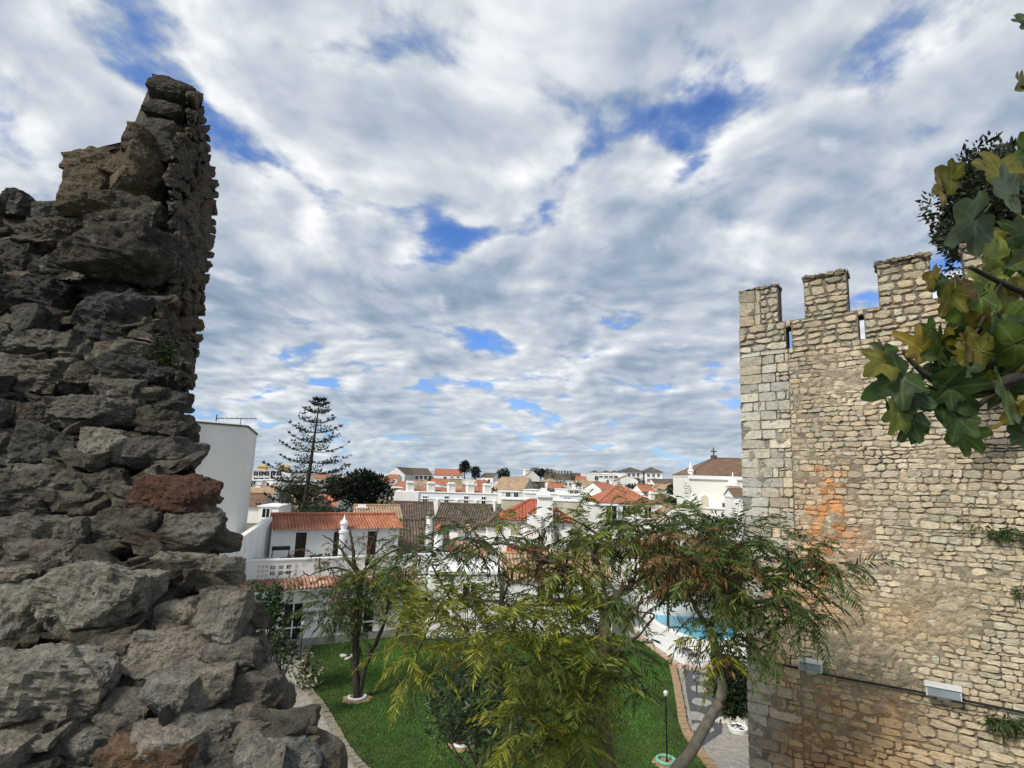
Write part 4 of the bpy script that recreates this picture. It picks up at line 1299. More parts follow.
for p, q in zip(ft[:2], ft[1:3]):
    p, q = np.array(p), np.array(q); z0_, z1_ = zb1, zb1
    if q is ft[2] or np.allclose(q, ft[2]): z1_ = zb1 - .32
    d_ = (q - p); d_[2] = 0; d_ /= np.linalg.norm(d_); nn_ = np.array([d_[1], -d_[0], 0]) * .05
    mb.box8([(*(p + nn_)[:2], z0_ - .02), (*(q + nn_)[:2], z1_ - .02), (*(q - nn_ * 4)[:2], z1_ - .02), (*(p - nn_ * 4)[:2], z0_ - .02),
             (*(p + nn_)[:2], z0_ + .09), (*(q + nn_)[:2], z1_ + .09), (*(q - nn_ * 4)[:2], z1_ + .09), (*(p - nn_ * 4)[:2], z0_ + .09)])
mb.build('coping', M('old_wall'), blk)


def antenna(x, y, Y, zb, hpx, label, boom=1.6):
    c = P(x, y, Y); e = empty('tv_antenna', (c[0], c[1], zb), label, 'antenna')
    mb = MB(); mb.tube([(c[0], c[1], zb - .2), (c[0], c[1], c[2])], .02, 6); mb.build('mast', M('iron'), e)
    mb = MB(); d = np.array([.95, .3, .05]); s_ = np.array([-.3, .95, 0])
    mb.tube([c - d * boom * .9, c + d * boom * .6], .022, 5)
    for k in range(9):
        q = c - d * boom * .85 + d * boom * 1.4 * k / 8; l = .34 - .012 * k
        mb.tube([q - s_ * l + [0, 0, .03], q + s_ * l - [0, 0, .03]], .014, 4)
    q = c - d * boom * .9
    mb.tube([q + [0, 0, -.2], q + [0, 0, .22]], .03, 5)
    mb.build('aerial', M('iron'), e)


antenna(241, 418.5, 32.5, zb1, 0, 'small television aerial on top of the windowless block', 1.5)

# low white annex and garden walls between the house and the pavilion
building('annex', 'low flat-topped white annex at the right end of the garden house', 'annex', 430, 500, 574, 33.5, 622, 4.5, 10, 'flat', wall='plaster', windows=((470, 592, .9, 1.0),), z0=0.0, ground=False)
building('pool_house', 'low white pool house with tan tiled roof half hidden by the jacaranda', 'pool house', 505, 612, 578, 34.5, 620, 5.0, 6, 'gable_u', 1.1, 'tile_tan', z0=0.0, near=True,
         windows=((545, 596, 1.0, 1.2), (590, 598, 1.0, 1.3)), ground=False)
mb = MB(); q0_, q1_ = P(600, 560, 40.5), P(745, 566, 39.5)
fw_ = Frame((q0_[0], q0_[1], 0), math.degrees(math.atan2(q1_[1] - q0_[1], q1_[0] - q0_[0])))
mb.box(fw_, 0, np.linalg.norm((q1_ - q0_)[:2]), 0, .3, -.5, float(q0_[2])); gw_ = mb.build('boundary_wall', M('plaster'), loc=(q0_[0], q0_[1], 0))
tag(gw_, 'white boundary wall behind the swimming pool', 'wall')
mb = MB(); mb.box(fw_, -.05, np.linalg.norm((q1_ - q0_)[:2]) + .05, -.06, .36, float(q0_[2]) + .003, float(q0_[2]) + .1); mb.build('coping', M('plaster_trim'), gw_)

# -- the white pavilion with the steep red hipped roof and big chimney
pv, pfr, pW, pz, _ = building('pavilion_house', 'white house with steep red hipped roof and massive white chimney', 'house', 503, 571, 520, 41, 575, 6.2, 0, 'hip', float(P(540, 499, 44)[2] - P(540, 520, 41)[2]), 'tile_red',
                              near=True, hipin=2.05, z0=0.0, windows=((516, 529.5, .75, .85, 'shutter'),), over=.35)
mb = MB()
def chim_block(mb, x0, x1, yt, yb, Y, th, taper=1.0):
    a, b = P(x0, yb, Y), P(x1, yb, Y); zt_ = float(P((x0 + x1) / 2, yt, Y)[2]); zb_ = float(a[2]); w_ = b[0] - a[0]; c = (a[0] + b[0]) / 2
    h = w_ / 2; k = h * taper
    mb.box8([(c - h, Y, zb_), (c + h, Y, zb_), (c + h, Y + th, zb_), (c - h, Y + th, zb_), (c - k, Y + (h - k), zt_), (c + k, Y + (h - k), zt_), (c + k, Y + th - (h - k), zt_), (c - k, Y + th - (h - k), zt_)])
chim_block(mb, 534.5, 553.5, 497, 575, 40.4, 1.2, .80); chim_block(mb, 537, 551, 494.5, 497.1, 40.35, 1.35); chim_block(mb, 538.5, 549.5, 491, 494.6, 40.5, 1.0); chim_block(mb, 541, 547, 488, 491.1, 40.6, .6)
mb.build('chimney', M('plaster_trim'), pv)
mb = MB(); chim_block(mb, 526, 540, 515, 575, 40.2, 1.0); mb.build('oven_block', M('plaster'), pv)
for xx in (556, 559):
    mb = MB(); c = P(xx, 520, 41.5); mb.tube([c, c + [0, 0, .55]], .08, 8); mb.build('vent_pipe', M('plaster_trim'), pv)
building('porch', 'small red-tiled porch in front of the pavilion house', 'porch', 508, 548, 557, 38.8, 580, 1.6, 0, 'gable_u', .55, 'tile_red', z0=0.0, near=True, ground=False)

# -- brown roofs in the middle
building('brown_roofed_house', 'white-gabled house with an old brown roof just behind the garden house', 'house', 394, 434, 518, 52, 545, 7, 12, 'gable_u', 1.3, 'tile_brown', z0=.5, near=True)
building('brown_roofed_house', 'house with a broad old brown roof facing the garden, nearest of the brown roofs', 'house', 399, 449, 548, 41, 580, 7.5, 14, 'gable_u', 1.7, 'tile_brown', z0=0.0, near=True, over=.4)
building('brown_roofed_house', 'house with long dark roof below the white terrace row', 'house', 432, 486, 527, 50, 550, 8, -4, 'gable_u', 1.9, 'tile_brown', z0=.3, near=True)
building('brown_roofed_house', 'house with dark lichened roof just left of the pavilion house', 'house', 488, 522, 527, 48, 550, 6, 8, 'hip', 1.4, 'tile_brown', z0=.5, near=True)
building('tan_roofed_house', 'low house with pale tan tiles behind the orange-roofed upper storey', 'house', 356, 402, 521, 47, 545, 5, 20, 'gable_u', 1.15, 'tile_tan', z0=.5, near=True, chim=((362, 508, .8, .9),))
sk, sfr, sW, sz, _ = building('skylight_house', 'house with pyramid roof of orange and brown tiles and two skylights', 'house', 446, 484, 556, 38, 590, 3.4, 0, 'hip', float(P(463, 524, 39.7)[2] - P(463, 556, 38)[2]), 'tile_mixed', z0=0.0, near=True, hipin=1.35)
rh_ = float(P(463, 524, 39.7)[2] - P(463, 556, 38)[2])
for x, y in ((462, 535.5), (471.5, 534.5)):
    k = .56; u, _z = sfr.hit(x, y, 1.7 * k); a = math.atan2(rh_, 1.7)
    c = sfr(u, 1.7 * k, sz + rh_ * k + .06); up_ = sfr.V * math.cos(a) + np.array([0, 0, math.sin(a)]); n_ = np.cross(sfr.U, up_)
    if n_[2] < 0: n_ = -n_
    mb = MB(); Q = lambda i, j, h: c + sfr.U * i + up_ * j + n_ * h
    mb.box8([Q(-.27, -.36, -.1), Q(.27, -.36, -.1), Q(.27, .36, -.1), Q(-.27, .36, -.1), Q(-.27, -.36, .1), Q(.27, -.36, .1), Q(.27, .36, .1), Q(-.27, .36, .1)])
    mb.box8([Q(-.21, -.3, .101), Q(.21, -.3, .101), Q(.21, .3, .101), Q(-.21, .3, .101), Q(-.21, -.3, .112), Q(.21, -.3, .112), Q(.21, .3, .112), Q(-.21, .3, .112)], mi=1)
    mb.build('skylight', [M('iron'), M('glass_sky')], sk)


def tall_chimney(x, y0, y1, Y, wpx, label, dark):
    a = P(x, y1, Y); zt_ = float(P(x, y0, Y)[2]); r = wpx * Y / FPX / 2; h = zt_ - a[2]
    e = empty('chimney_stack', (a[0], a[1], a[2] - 2), label, 'chimney', 'white chimney stacks among the brown roofs')
    mb = MB(); mb.lathe((a[0], a[1], a[2] - 2.5), [(r * 1.1, 0), (r, 2.5), (r * .86, h + 2.5 - .45), (r * 1.05, h + 2.5 - .42), (r * 1.05, h + 2.5 - .35)], 14); mb.build('stack', M('plaster_trim'), e)
    mb = MB(); mb.lathe((a[0], a[1], zt_ - .345), [(r * .75, 0), (r * .75, .2), (r * .98, .22), (r * .5, .36), (r * .1, .5)], 12); mb.build('cowl', M('old_wall' if dark else 'terracotta'), e)


tall_chimney(428.3, 512, 541, 41.5, 6.5, 'slender old white chimney with blackened cowl among the brown roofs', True)
tall_chimney(437.5, 526, 558, 37.5, 9, 'thicker white chimney with a pointed cap in front of the brown roofs', False)

# -- behind: the long white row, beige wall, hipped orange house, church
rw, rfr, rW, rz, rb = building('terrace_row', 'long low white row of houses with buttresses and many small chimneys', 'terrace', 396, 497, 491.5, 78, 514, 9, 3, 'flat', wall='plaster_blue',
                               windows=((409, 501, .55, 1.3), (425, 502, .7, 1.6), (446.5, 501, .6, 1.3), (466, 501, .6, 1.3), (483.5, 501.5, .6, 1.3)))
for x in (437, 456.5, 475.5, 494):
    u, _z = rfr.hit(x, 500); mb = MB(); mb.box(rfr, u - .2, u + .2, -.35, -.003, rb - .5, rz - .9); mb.build('buttress', M('plaster'), rw)
mb = MB(); mb.box(rfr, 0, rW, -.1, -.003, rz - .95, rz - .78); mb.build('string_course', M('plaster_trim'), rw)
mb = MB(); mb.box(rfr, -.02, rfr.hit(418.5, 500)[0], -.25, -.003, rb - .5, rz - .01); mb.build('projecting_bay', M('plaster'), rw)
t = TileMB(); t.face(rfr(.5, .6, rz + .2), rfr(rW - .6, .6, rz + .2), rfr(rW - .6, 4, rz + .62), rfr(.5, 4, rz + .62), pitch=.5, per=2, amp=0, nv=2)
t.face(rfr(rW - .6, 7.4, rz + .2), rfr(.5, 7.4, rz + .2), rfr(.5, 4, rz + .62), rfr(rW - .6, 4, rz + .62), pitch=.5, per=2, amp=0, nv=2); t.make('roof', M('tile_orange'), rw)
for x in (409.5, 430.5, 451, 470, 487):
    u, _z = rfr.hit(x, 488); add_chimney(rw, rfr(u, .6, rz + .1), 1.0, 1.15)
building('beige_wall_house', 'long low beige building with a plain wall behind the pavilion house', 'building', 503, 532, 499.5, 74, 514, 6, 3, 'flat', wall='plaster_beige')
building('beige_wall_house', 'long weathered beige building between pavilion chimney and orange hipped house', 'building', 552, 612, 501, 72, 520, 6, -2, 'flat', wall='plaster_beige')
building('flat_white_house', 'low flat-roofed white building just above the pavilion roof', 'house', 526, 560, 493.5, 86, 503, 8, 2, 'flat', wall='plaster', windows=((564, 497, .6, .5),))
building('flat_white_house', 'low flat-roofed white building right of the pavilion chimney', 'house', 560, 602, 495.5, 84, 505, 8, 2, 'flat', wall='plaster_blue', windows=((567, 500, 1.2, .7),))
building('orange_hipped_house', 'white house with orange hipped roof and three framed windows, beside the church', 'house', 600, 655, 503, 58, 535, 7.5, 2, 'hip', 1.75, 'tile_orange', near=True, hipin=2.6,
         windows=((626.5, 511, .85, 1.25), (637.5, 511, .75, 1.25, 'shutter'), (648, 511.5, .75, 1.35)), chim=((651.5, 494, .5, 1.2), (632, 492, .45, .9)))
building('side_house', 'narrow cream wing attached to the left of the orange hipped house', 'house', 588, 617, 505, 57, 535, 3.2, 2, 'flat', wall='plaster_cream', windows=((611.5, 514, 1.1, 1.8),))
building('domed_shed', 'low white building under the trees between orange hipped house and church', 'house', 655, 690, 520, 56, 545, 4, -4, 'gable_v', 1.3, 'tile_tan', wall='plaster_cream')

ch, cfr, cW, cz, cb = building('church', 'large cream church with brown hipped roof, arched niche and small belfry', 'church', 689, 790, 475, 80, 545, 12, -6, 'hip', 2.9, 'tile_church', wall='plaster_cream', hipin=5.2, over=.15)
cu = lambda x, y: cfr.hit(x, y)
mb = MB(); mb.box(cfr, -.15, cW, -.28, -.003, cz - .55, cz - .02); mb.build('cornice_band', M('plaster_trim'), ch)
def arch(mb, fr, u0, u1, z0, z1, v0, v1, seg=10, col=None):
    r = (u1 - u0) / 2; c = (u0 + u1) / 2
    pts = [(u0, z0), (u1, z0)] + [(c + r * math.cos(t), z1 - r + r * math.sin(t)) for t in np.linspace(0, math.pi, seg)]
    n = len(pts); V = [fr(a, v0, b) for a, b in pts] + [fr(a, v1, b) for a, b in pts]
    mb.add(V, [tuple(range(n)), tuple(range(2 * n - 1, n - 1, -1))] + [(k, n + k, n + (k + 1) % n, (k + 1) % n) for k in range(n)], col)
u0_, z0_ = cu(701, 510); u1_, z1_ = cu(708.5, 495.5)
mb = MB(); arch(mb, cfr, u0_, u1_, z0_, z1_, -.03, .0); mb.build('niche', M('plaster_beige'), ch)
mb = MB(); arch(mb, cfr, u0_ - .18, u1_ + .18, z0_, z1_ + .18, -.02, .003); mb.build('niche_frame', M('plaster_trim'), ch)
# left finial and roof cross
c = cfr(.35, .3, cz)
mb = MB(); mb.lathe(c, [(.42, 0), (.42, .5), (.5, .55), (.5, .65), (.25, .9), (.3, 1.1), (.18, 1.4), (.06, 1.9), (.02, 2.0)], 12); mb.build('finial', M('plaster_cream'), ch)
c = np.array(cfr(cu(725, 460)[0], 6.0, cz + 2.85))
mb = MB(); bf = Frame(c, -6); mb.box(bf, -.4, .4, -.4, .4, -.2, .45); mb.box(bf, -.09, .09, -.09, .09, .452, 1.7); mb.box(bf, -.45, -.092, -.09, .09, 1.0, 1.2); mb.box(bf, .092, .45, -.09, .09, 1.0, 1.2); mb.build('roof_cross', M('old_wall'), ch)
# side buttress, low chapel, belfry with ochre trim
bfz = lambda x, y, v: cfr.hit(x, y, v)
mb = MB(); a, b = bfz(690.5, 520, -1.6)[0], bfz(698.5, 520, -1.6)[0]; zt_ = bfz(694, 502, -1.6)[1]
mb.box(cfr, a, b, -1.6, -.003, cb - 1, zt_); mb.add([cfr(a, -1.6, zt_ + .003), cfr(b, -1.6, zt_ + .003), cfr(b, -.003, zt_ + .003), cfr(a, -.003, zt_ + .003), cfr((a + b) / 2, -.8, zt_ + 1.0)], [(0, 1, 4), (1, 2, 4), (2, 3, 4), (3, 0, 4)])
mb.lathe(cfr((a + b) / 2, -.8, zt_ + .6), [(.2, 0), (.15, .6), (.05, 1.1)], 8); mb.build('pinnacle', M('plaster_cream'), ch)
mb = MB(); a, b = bfz(709, 520, -2.6)[0], bfz(734, 520, -2.6)[0]; zt_ = bfz(720, 509.5, -2.6)[1]; mb.box(cfr, a, b, -2.6, -.003, cb - 1, zt_); mb.build('chapel_wall', M('plaster_cream'), ch)
mb = MB(); mb.box(cfr, a - .15, b + .15, -2.75, -.005, zt_ + .003, zt_ + .16); mb.build('chapel_cornice', M('plaster_trim'), ch)
mb = MB(); u0_, z0_ = bfz(719.5, 509, -1.5); u1_, z1_ = bfz(726, 501, -1.5); arch(mb, cfr, u0_, u1_, zt_ + .165, z1_, -1.9, -1.2); bg_ = mb.build('bell_gable', M('plaster_cream'), ch)
mb = MB(); arch(mb, cfr, u0_ + .28, u1_ - .28, zt_ + .3, z1_ - .25, -1.93, -1.905); mb.build('bell_opening', M('old_wall'), bg_)
mb = MB(); u0_, z0_ = bfz(728, 495, -1.5); u1_, z1_ = bfz(739, 483, -1.5); mb.box(cfr, u0_, u1_, -2.2, -.6, zt_ + .17, z1_ - .5); bt_ = mb.build('belfry', M('plaster_cream'), ch)
mb = MB(); mb.box(cfr, u0_ - .15, u1_ + .15, -2.35, -.45, z1_ - .497, z1_ - .32); mb.lathe(cfr((u0_ + u1_) / 2, -1.4, z1_ - .317), [(.80, 0), (.76, .3), (.6, .65), (.32, .95), (.12, 1.05), (.1, 1.5), (.03, 1.9)], 14); mb.build('belfry_dome', M('plaster_cream'), bt_)
mb = MB(); mb.box(cfr, u0_ + .05, u1_ - .05, -2.24, -2.203, z1_ - .85, z1_ - .68); mb.box(cfr, (u0_ + u1_) / 2 - .12, (u0_ + u1_) / 2 + .12, -2.24, -2.203, zt_ + .3, z1_ - .853); mb.build('belfry_trim', M('ochre'), bt_)
for k in (-1, 1):
    mb = MB(); cc_ = (u0_ + u1_) / 2 + k * .47; arch(mb, cfr, cc_ - .22, cc_ + .22, z1_ - 2.2, z1_ - 1.0, -2.225, -2.203); mb.build('belfry_arch', M('plaster_beige'), bt_)
building('church_sacristy', 'white wall with small brown roof between church and tower', 'building', 733.5, 756, 496, 66, 545, 5, -10, 'gable_u', .8, 'tile_church', wall='plaster', windows=((736, 515, .3, .5), (740.5, 517, .3, .5)))

# -- the old castle wall on the far hill
o_ = P(545.5, 473, 190); ofr = Frame((o_[0], o_[1], 0), 4); oW = ofr.hit(573, 473)[0]; ozt = float(o_[2]); ozb = float(P(560, 492, 190)[2])
ow = empty('old_castle_wall', ofr(oW / 2, 2, ozb), 'dark ruined castle wall with a row of battlements on the far hill', 'castle wall')
mb = MB(); mb.box(ofr, 0, oW, 0, 3, ozb - 3, ozt)
u2_ = ofr.hit(580, 473)[0]; mb.box(ofr, oW + .01, u2_, -1.0, 6, ozb - 3, ozt + .4); mb.build('wall', M('old_wall'), ow)
for k in range(9):
    a = oW * (k + .1) / 9; mb = MB(); mb.box(ofr, a, a + oW / 9 * .52, 0, 1.0, ozt + .003, ozt + 1.0); mb.build('merlon', M('old_wall'), ow)
CTRL += [(o_[0], o_[1], ozb), (o_[0] + 12, o_[1], ozb)]
building('ruined_gate_house', 'blackened roofless stone building below the far castle wall', 'ruin', 527, 545, 482, 150, 497, 8, 4, 'flat', wall='old_wall')
building('stone_gable_house', 'grey stone house with a broad tan roof left of the castle wall', 'house', 494, 523, 489, 120, 503, 10, -18, 'gable_u', 2.6, 'tile_tan', wall='plaster_beige', windows=((515, 494, .8, 1.0),))
building('white_hill_house', 'white house with a tall white chimney under the umbrella pine', 'house', 524, 540, 477, 175, 486, 8, 5, 'gable_v', 2.2, 'tile_tan', wall='plaster_grey', chim=((526.5, 470, 1.6, 5.0),))
building('white_hill_house', 'white house with small dark roof left of two dark hill trees', 'house', 480, 493, 477, 200, 490, 9, -20, 'gable_u', 1.5, 'tile_brown', windows=((484, 481, .9, 1.2), (489, 481, .9, 1.2)))
building('white_hill_house', 'flat white house below the dark hill trees', 'house', 490, 512, 483.5, 170, 490, 8, 4, 'flat', windows=((497, 486, .8, .8), (504, 486, .8, .8)))
building('apartment_block', 'long white apartment block with a blank gable end on the left skyline', 'apartment block', 405, 433, 474.5, 210, 490, 12, 30, 'gable_u', 2.6, 'tile_brown',
         windows=tuple((x, y, 1.3, 1.5) for x in (408, 412, 417, 421, 425.5, 430) for y in (477.5, 482)), wall='plaster_grey', over=.1)
building('apartment_block', 'grey-white block with shallow gable nearest the dark ficus tree on the skyline', 'apartment block', 387, 405, 474, 205, 490, 12, -14, 'gable_v', 2.6, 'tile_brown', wall='plaster_grey', over=.1, windows=((396, 484, 1.2, 1.2),))
building('orange_hill_house', 'wide orange-roofed house on the skyline right of the apartment block', 'house', 434, 462, 474.5, 225, 486, 9, 2, 'gable_u', 2.4, 'tile_orange', windows=((445, 478, 1.2, 1.2), (452, 478, 1.2, 1.2), (458, 478, 1.2, 1.2)))
building('tan_tower_house', 'square tan house rising behind the white terrace row', 'house', 449, 462, 478.5, 140, 494, 7, 8, 'flat', wall='plaster_tan')
building('white_block', 'plain white block at the right end of the old castle wall', 'building', 581, 594, 473.5, 185, 488, 10, -8, 'flat', wall='plaster_grey')
building('stepped_apartments', 'row of white stepped apartments with balconies right of the plain block', 'apartment block', 593, 620, 474, 215, 488, 10, 3, 'flat', windows=tuple((x, y, 1.5, 1.6) for x in (596.5, 601, 606, 611, 616) for y in (478, 482.5)))
for i, (a, b) in enumerate(((593, 599), (604, 611), (613, 619))):
    building('stair_head', ['small dark-roofed stair head at the left of the stepped apartments', 'dark-roofed stair head in the middle of the stepped apartments', 'dark-roofed stair head at the right of the stepped apartments'][i],
             'roof block', a, b, 472.5, 218, 476, 5, 3, 'hip', .9, 'tile_brown', ground=False, floor_pad=.5)
building('hipped_villa', 'white villa with twin dark hipped roofs, left one of the skyline pair', 'villa', 625, 643, 471.5, 190, 485, 9, 5, 'hip', 1.6, 'tile_brown', windows=tuple((x, y, .9, 1.1) for x in (629, 633.5, 638) for y in (475, 480)), over=.6)
building('hipped_villa', 'white villa with single dark hipped roof, right one of the skyline pair', 'villa', 645, 662, 472, 190, 486, 9, -5, 'hip', 1.8, 'tile_brown', windows=tuple((x, y, .9, 1.1) for x in (648.5, 653.5, 658.5) for y in (475.5, 480.5)), over=.6)
building('grey_gable_house', 'pale grey house with blank gable in front of the twin-roofed villas', 'house', 617, 638, 480, 150, 490, 8, -4, 'gable_v', 1.3, 'tile_tan', wall='plaster_grey')
building('long_dark_roof_house', 'long white house with low dark roof left of the church', 'house', 655, 690, 484, 165, 494, 8, 2, 'gable_u', 1.5, 'tile_brown', windows=((666, 487, 1.4, 1.0), (674, 487, 1.4, 1.0), (683, 487, 1.4, 1.0)))
building('white_gable_house', 'white gabled house below the long dark-roofed house', 'house', 662, 680, 491, 120, 500, 7, 14, 'gable_v', 1.4, 'tile_tan', windows=((671, 494, .9, .9),))
building('tan_roofed_cottage', 'small white cottage with tan roof below the plain white block', 'house', 583, 601, 487.5, 120, 500, 6, -4, 'gable_u', 1.3, 'tile_tan', windows=((588, 492, .8, 1.0),))
building('tan_roofed_cottage', 'small white cottage with sloping orange roof left of the orange hipped house', 'house', 601, 617, 489, 110, 500, 6, 24, 'gable_u', 1.2, 'tile_orange', windows=((612, 494, .8, .8),))
building('brown_roofed_cottage', 'cottage with low rusty roof tucked behind the orange hipped house', 'house', 650, 672, 503, 90, 512, 7, 0, 'gable_u', 1.3, 'tile_church', wall='plaster_cream')
# left, between the windowless block and the tall pine
building('dormer_apartments', 'blue-white apartment block with yellow roof turrets far left', 'apartment block', 250, 292, 470, 150, 488, 10, 4, 'flat', wall='plaster_blue', windows=tuple((x, y, 1.3, 1.3) for x in (256, 261, 267, 273, 279) for y in (473.5, 480)))
for i, x in enumerate((261.5, 284)):
    c = P(x, 470, 152); e_ = empty('roof_turret', (c[0], c[1], c[2] - .3), ['yellow roof turret on the far left apartment block, nearer the windowless block', 'yellow roof turret on the far left apartment block, behind the tall pine'][i], 'turret', 'yellow turrets on the apartments')
    mb = MB(); f2 = Frame(c, 4); mb.box(f2, -1.1, 1.1, -.2, 2, -.5, .9); mb.build('turret_wall', M('ochre'), e_); mb = MB(); mb.add([f2(-1.4, -.5, .9), f2(1.4, -.5, .9), f2(1.4, 2.3, .9), f2(-1.4, 2.3, .9), f2(0, .9, 1.7)], [(0, 1, 4), (1, 2, 4), (2, 3, 4), (3, 0, 4), (3, 2, 1, 0)]); mb.build('turret_roof', M('ochre'), e_)
building('white_town_house', 'small white house with grey window behind the windowless block', 'house', 249, 262, 480.5, 100, 492, 7, 8, 'flat', windows=((253, 484, .9, 1.2),))
building('white_town_house', 'plain white house wall showing through the lower pine branches', 'house', 266, 281, 480, 88, 492, 6, -6, 'flat', wall='plaster')
building('tan_town_house', 'house with tan roof and white chimney beside the windowless block', 'house', 246, 272, 496, 75, 508, 7, 10, 'gable_u', 1.3, 'tile_tan', chim=((258, 488, .7, 1.4),))
building('red_town_house', 'rust-roofed low house against the foot of the windowless block', 'house', 243, 262, 506, 60, 522, 6, 12, 'gable_u', 1.2, 'tile_church', chim=((251, 500, .6, 1.6),))
building('white_town_house', 'bright white low house just left of the orange terrace roof', 'house', 259, 279, 507, 56, 522, 5, 8, 'flat', windows=((266, 513, .7, .9),))
building('tan_town_house', 'low tan-walled house behind the trunk of the tall pine', 'house', 284, 312, 502, 80, 514, 6, -6, 'gable_u', 1.0, 'tile_tan', wall='plaster_tan')
building('red_gabled_house', 'white house with a salmon gable roof right of the tall pine', 'house', 318, 336, 504, 85, 516, 7, -20, 'gable_u', 3.0, 'tile_orange', windows=((325, 508, .9, 1.2),))
building('red_gabled_house', 'little white house with salmon roof beneath the dark ficus tree', 'house', 338, 356, 503, 88, 515, 6, 4, 'gable_u', 1.2, 'tile_orange', windows=((346, 508, .9, 1.0),))
building('orange_hill_house', 'small orange-roofed house under the blank-gabled apartments', 'house', 393, 404, 486, 130, 494, 7, -6, 'gable_u', 1.0, 'tile_orange', wall='plaster_cream')
building('white_hill_house', 'white hillside house with several windows below the apartment block', 'house', 408, 432, 484.5, 150, 494, 7, 10, 'gable_u', 1.0, 'tile_tan', windows=((414, 488, 1, 1), (421, 488, 1, 1), (428, 488, 1, 1)))
building('orange_hill_house', 'little orange-roofed house in front of the hill trees', 'house', 431, 447, 484, 140, 494, 6, 6, 'gable_u', 1.3, 'tile_orange')
building('stone_wall_house', 'rough stone house wall on the hill under the dark pines', 'house', 462, 482, 480, 180, 492, 8, -4, 'flat', wall='plaster_beige')

# ---------------------------------------------------------------- the land, fitted to the feet of the buildings
CT = np.array(CTRL)
def land_z(x, y):
    x = np.asarray(x, float); y = np.asarray(y, float)
    d2 = (x[..., None] - CT[:, 0]) ** 2 + (y[..., None] - CT[:, 1]) ** 2
    wgt = 1.0 / (d2 + 30.0) ** 1.6
    z = (wgt * (CT[:, 2] - .15)).sum(-1) / wgt.sum(-1)
    k = np.clip((y - 40) / 14, 0, 1); k = k * k * (3 - 2 * k)
    z = z * k + (-0.02) * (1 - k)
    f = np.clip((y - 235) / 250, 0, 1); z = z * (1 - f) + (-14) * f
    s = np.clip((np.abs(x) - 140) / 200, 0, 1); z = z * (1 - s) + (-6) * s
    return z
gy = np.r_[np.linspace(-60, 36, 12), np.linspace(38, 260, 112), np.linspace(270, 600, 20), [900, 1500, 2500, 4200]]
gx = np.linspace(-1, 1, 121)
V = []; 
for y in gy:
    xs = gx * (60 + max(y, 0) * 1.4)
    xs = np.sign(gx) * np.abs(gx) ** 1.2 * (70 + max(y, 0) * 1.5)
    z = land_z(xs, np.full_like(xs, y))
    z = np.where(y < 40, -0.03, z)
    V += [(a, y, b) for a, b in zip(xs, z)]
nx = len(gx)
mb = MB(); mb.add(V, [(j * nx + i, j * nx + i + 1, (j + 1) * nx + i + 1, (j + 1) * nx + i) for j in range(len(gy) - 1) for i in range(nx - 1)])
o = mb.build('ground', M('earth'), smooth=True); o['kind'] = 'structure'


# ---------------------------------------------------------------- small far houses and bushes that fill the hillside
g = rng(77)
FILL = [(296, 484, 120), (310, 487, 135), (372, 490, 120), (384, 482, 160), (398, 488, 115), (420, 490, 118), (440, 481, 165), (455, 489, 118), (470, 487, 140), (476, 493, 105), (486, 488, 120),
        (500, 481, 180), (512, 492, 100), (520, 486, 150), (530, 490, 112), (556, 488, 140), (574, 490, 112), (590, 484, 150), (606, 484, 160), (622, 490, 115), (636, 486, 140), (648, 491, 110),
        (660, 496, 100), (676, 488, 140), (684, 497, 95), (290, 496, 95), (276, 491, 110), (262, 488, 125), (345, 492, 110), (365, 484, 160), (640, 497, 92), (530, 478, 190), (616, 481, 175), (392, 478, 190), (412, 481, 175), (424, 484, 150), (438, 487, 135), (456, 483, 170), (468, 482, 178), (482, 485, 150), (496, 485, 160),
        (508, 485, 165), (519, 479, 200), (554, 482, 180), (568, 481, 185), (580, 480, 178), (610, 478, 200), (654, 482, 170), (668, 480, 185), (680, 481, 180), (598, 489, 120), (628, 484, 150), (645, 486, 145),
        (404, 492, 95), (312, 492, 105), (334, 482, 160), (352, 481, 170), (320, 478, 200), (305, 476, 210), (370, 477, 205), (340, 476, 215)]
for i, (x, y, Y) in enumerate(FILL):
    wpx = g.uniform(9, 17) * 110 / Y + 3
    k = [0, 2, 0, 1, 0, 2][i % 6]
    building('far_house', ['small far white house with flat roof among the town roofs', 'small far white house with orange roof among the town roofs', 'small far white house with faded tan roof among the town roofs'][k], 'house',
             x - wpx / 2, x + wpx / 2, y, Y, y + 7 * 110 / Y + 2, g.uniform(5, 8), g.uniform(-25, 25), ['flat', 'gable_u', 'hip'][k], 1.2, ['tile_orange', 'tile_orange', 'tile_tan'][k],
             wall=['plaster', 'plaster_cream', 'plaster_blue', 'plaster'][i % 4], windows=((x - wpx * .2, y + 3.2, .8, 1.0), (x + wpx * .2, y + 3.2, .8, 1.0)),
             group=['flat-roofed houses far across the town', 'orange-roofed houses far across the town', 'tan-roofed houses far across the town'][k], ground=False, floor_pad=3)


# ---------------------------------------------------------------- foliage helpers
def leaves(mb, c, d, L, wd, col, g, fold=0.0):
    """many diamond leaves at once: bases c, directions d, lengths L, widths wd"""
    n = len(c); r = g.normal(0, 1, (n, 3)); s = np.cross(d, r); s /= np.linalg.norm(s, axis=1)[:, None] + 1e-9
    L = np.broadcast_to(L, (n,))[:, None]; wd = np.broadcast_to(wd, (n,))[:, None]
    m = c + d * L * .45
    V = np.stack([c, m + s * wd, c + d * L, m - s * wd], 1).reshape(-1, 3)
    mb.add(V, (np.arange(n)[:, None] * 4 + np.arange(4)).tolist(), np.repeat(col, 4, 0))


def unit(v): return v / (np.linalg.norm(v, axis=-1, keepdims=True) + 1e-9)


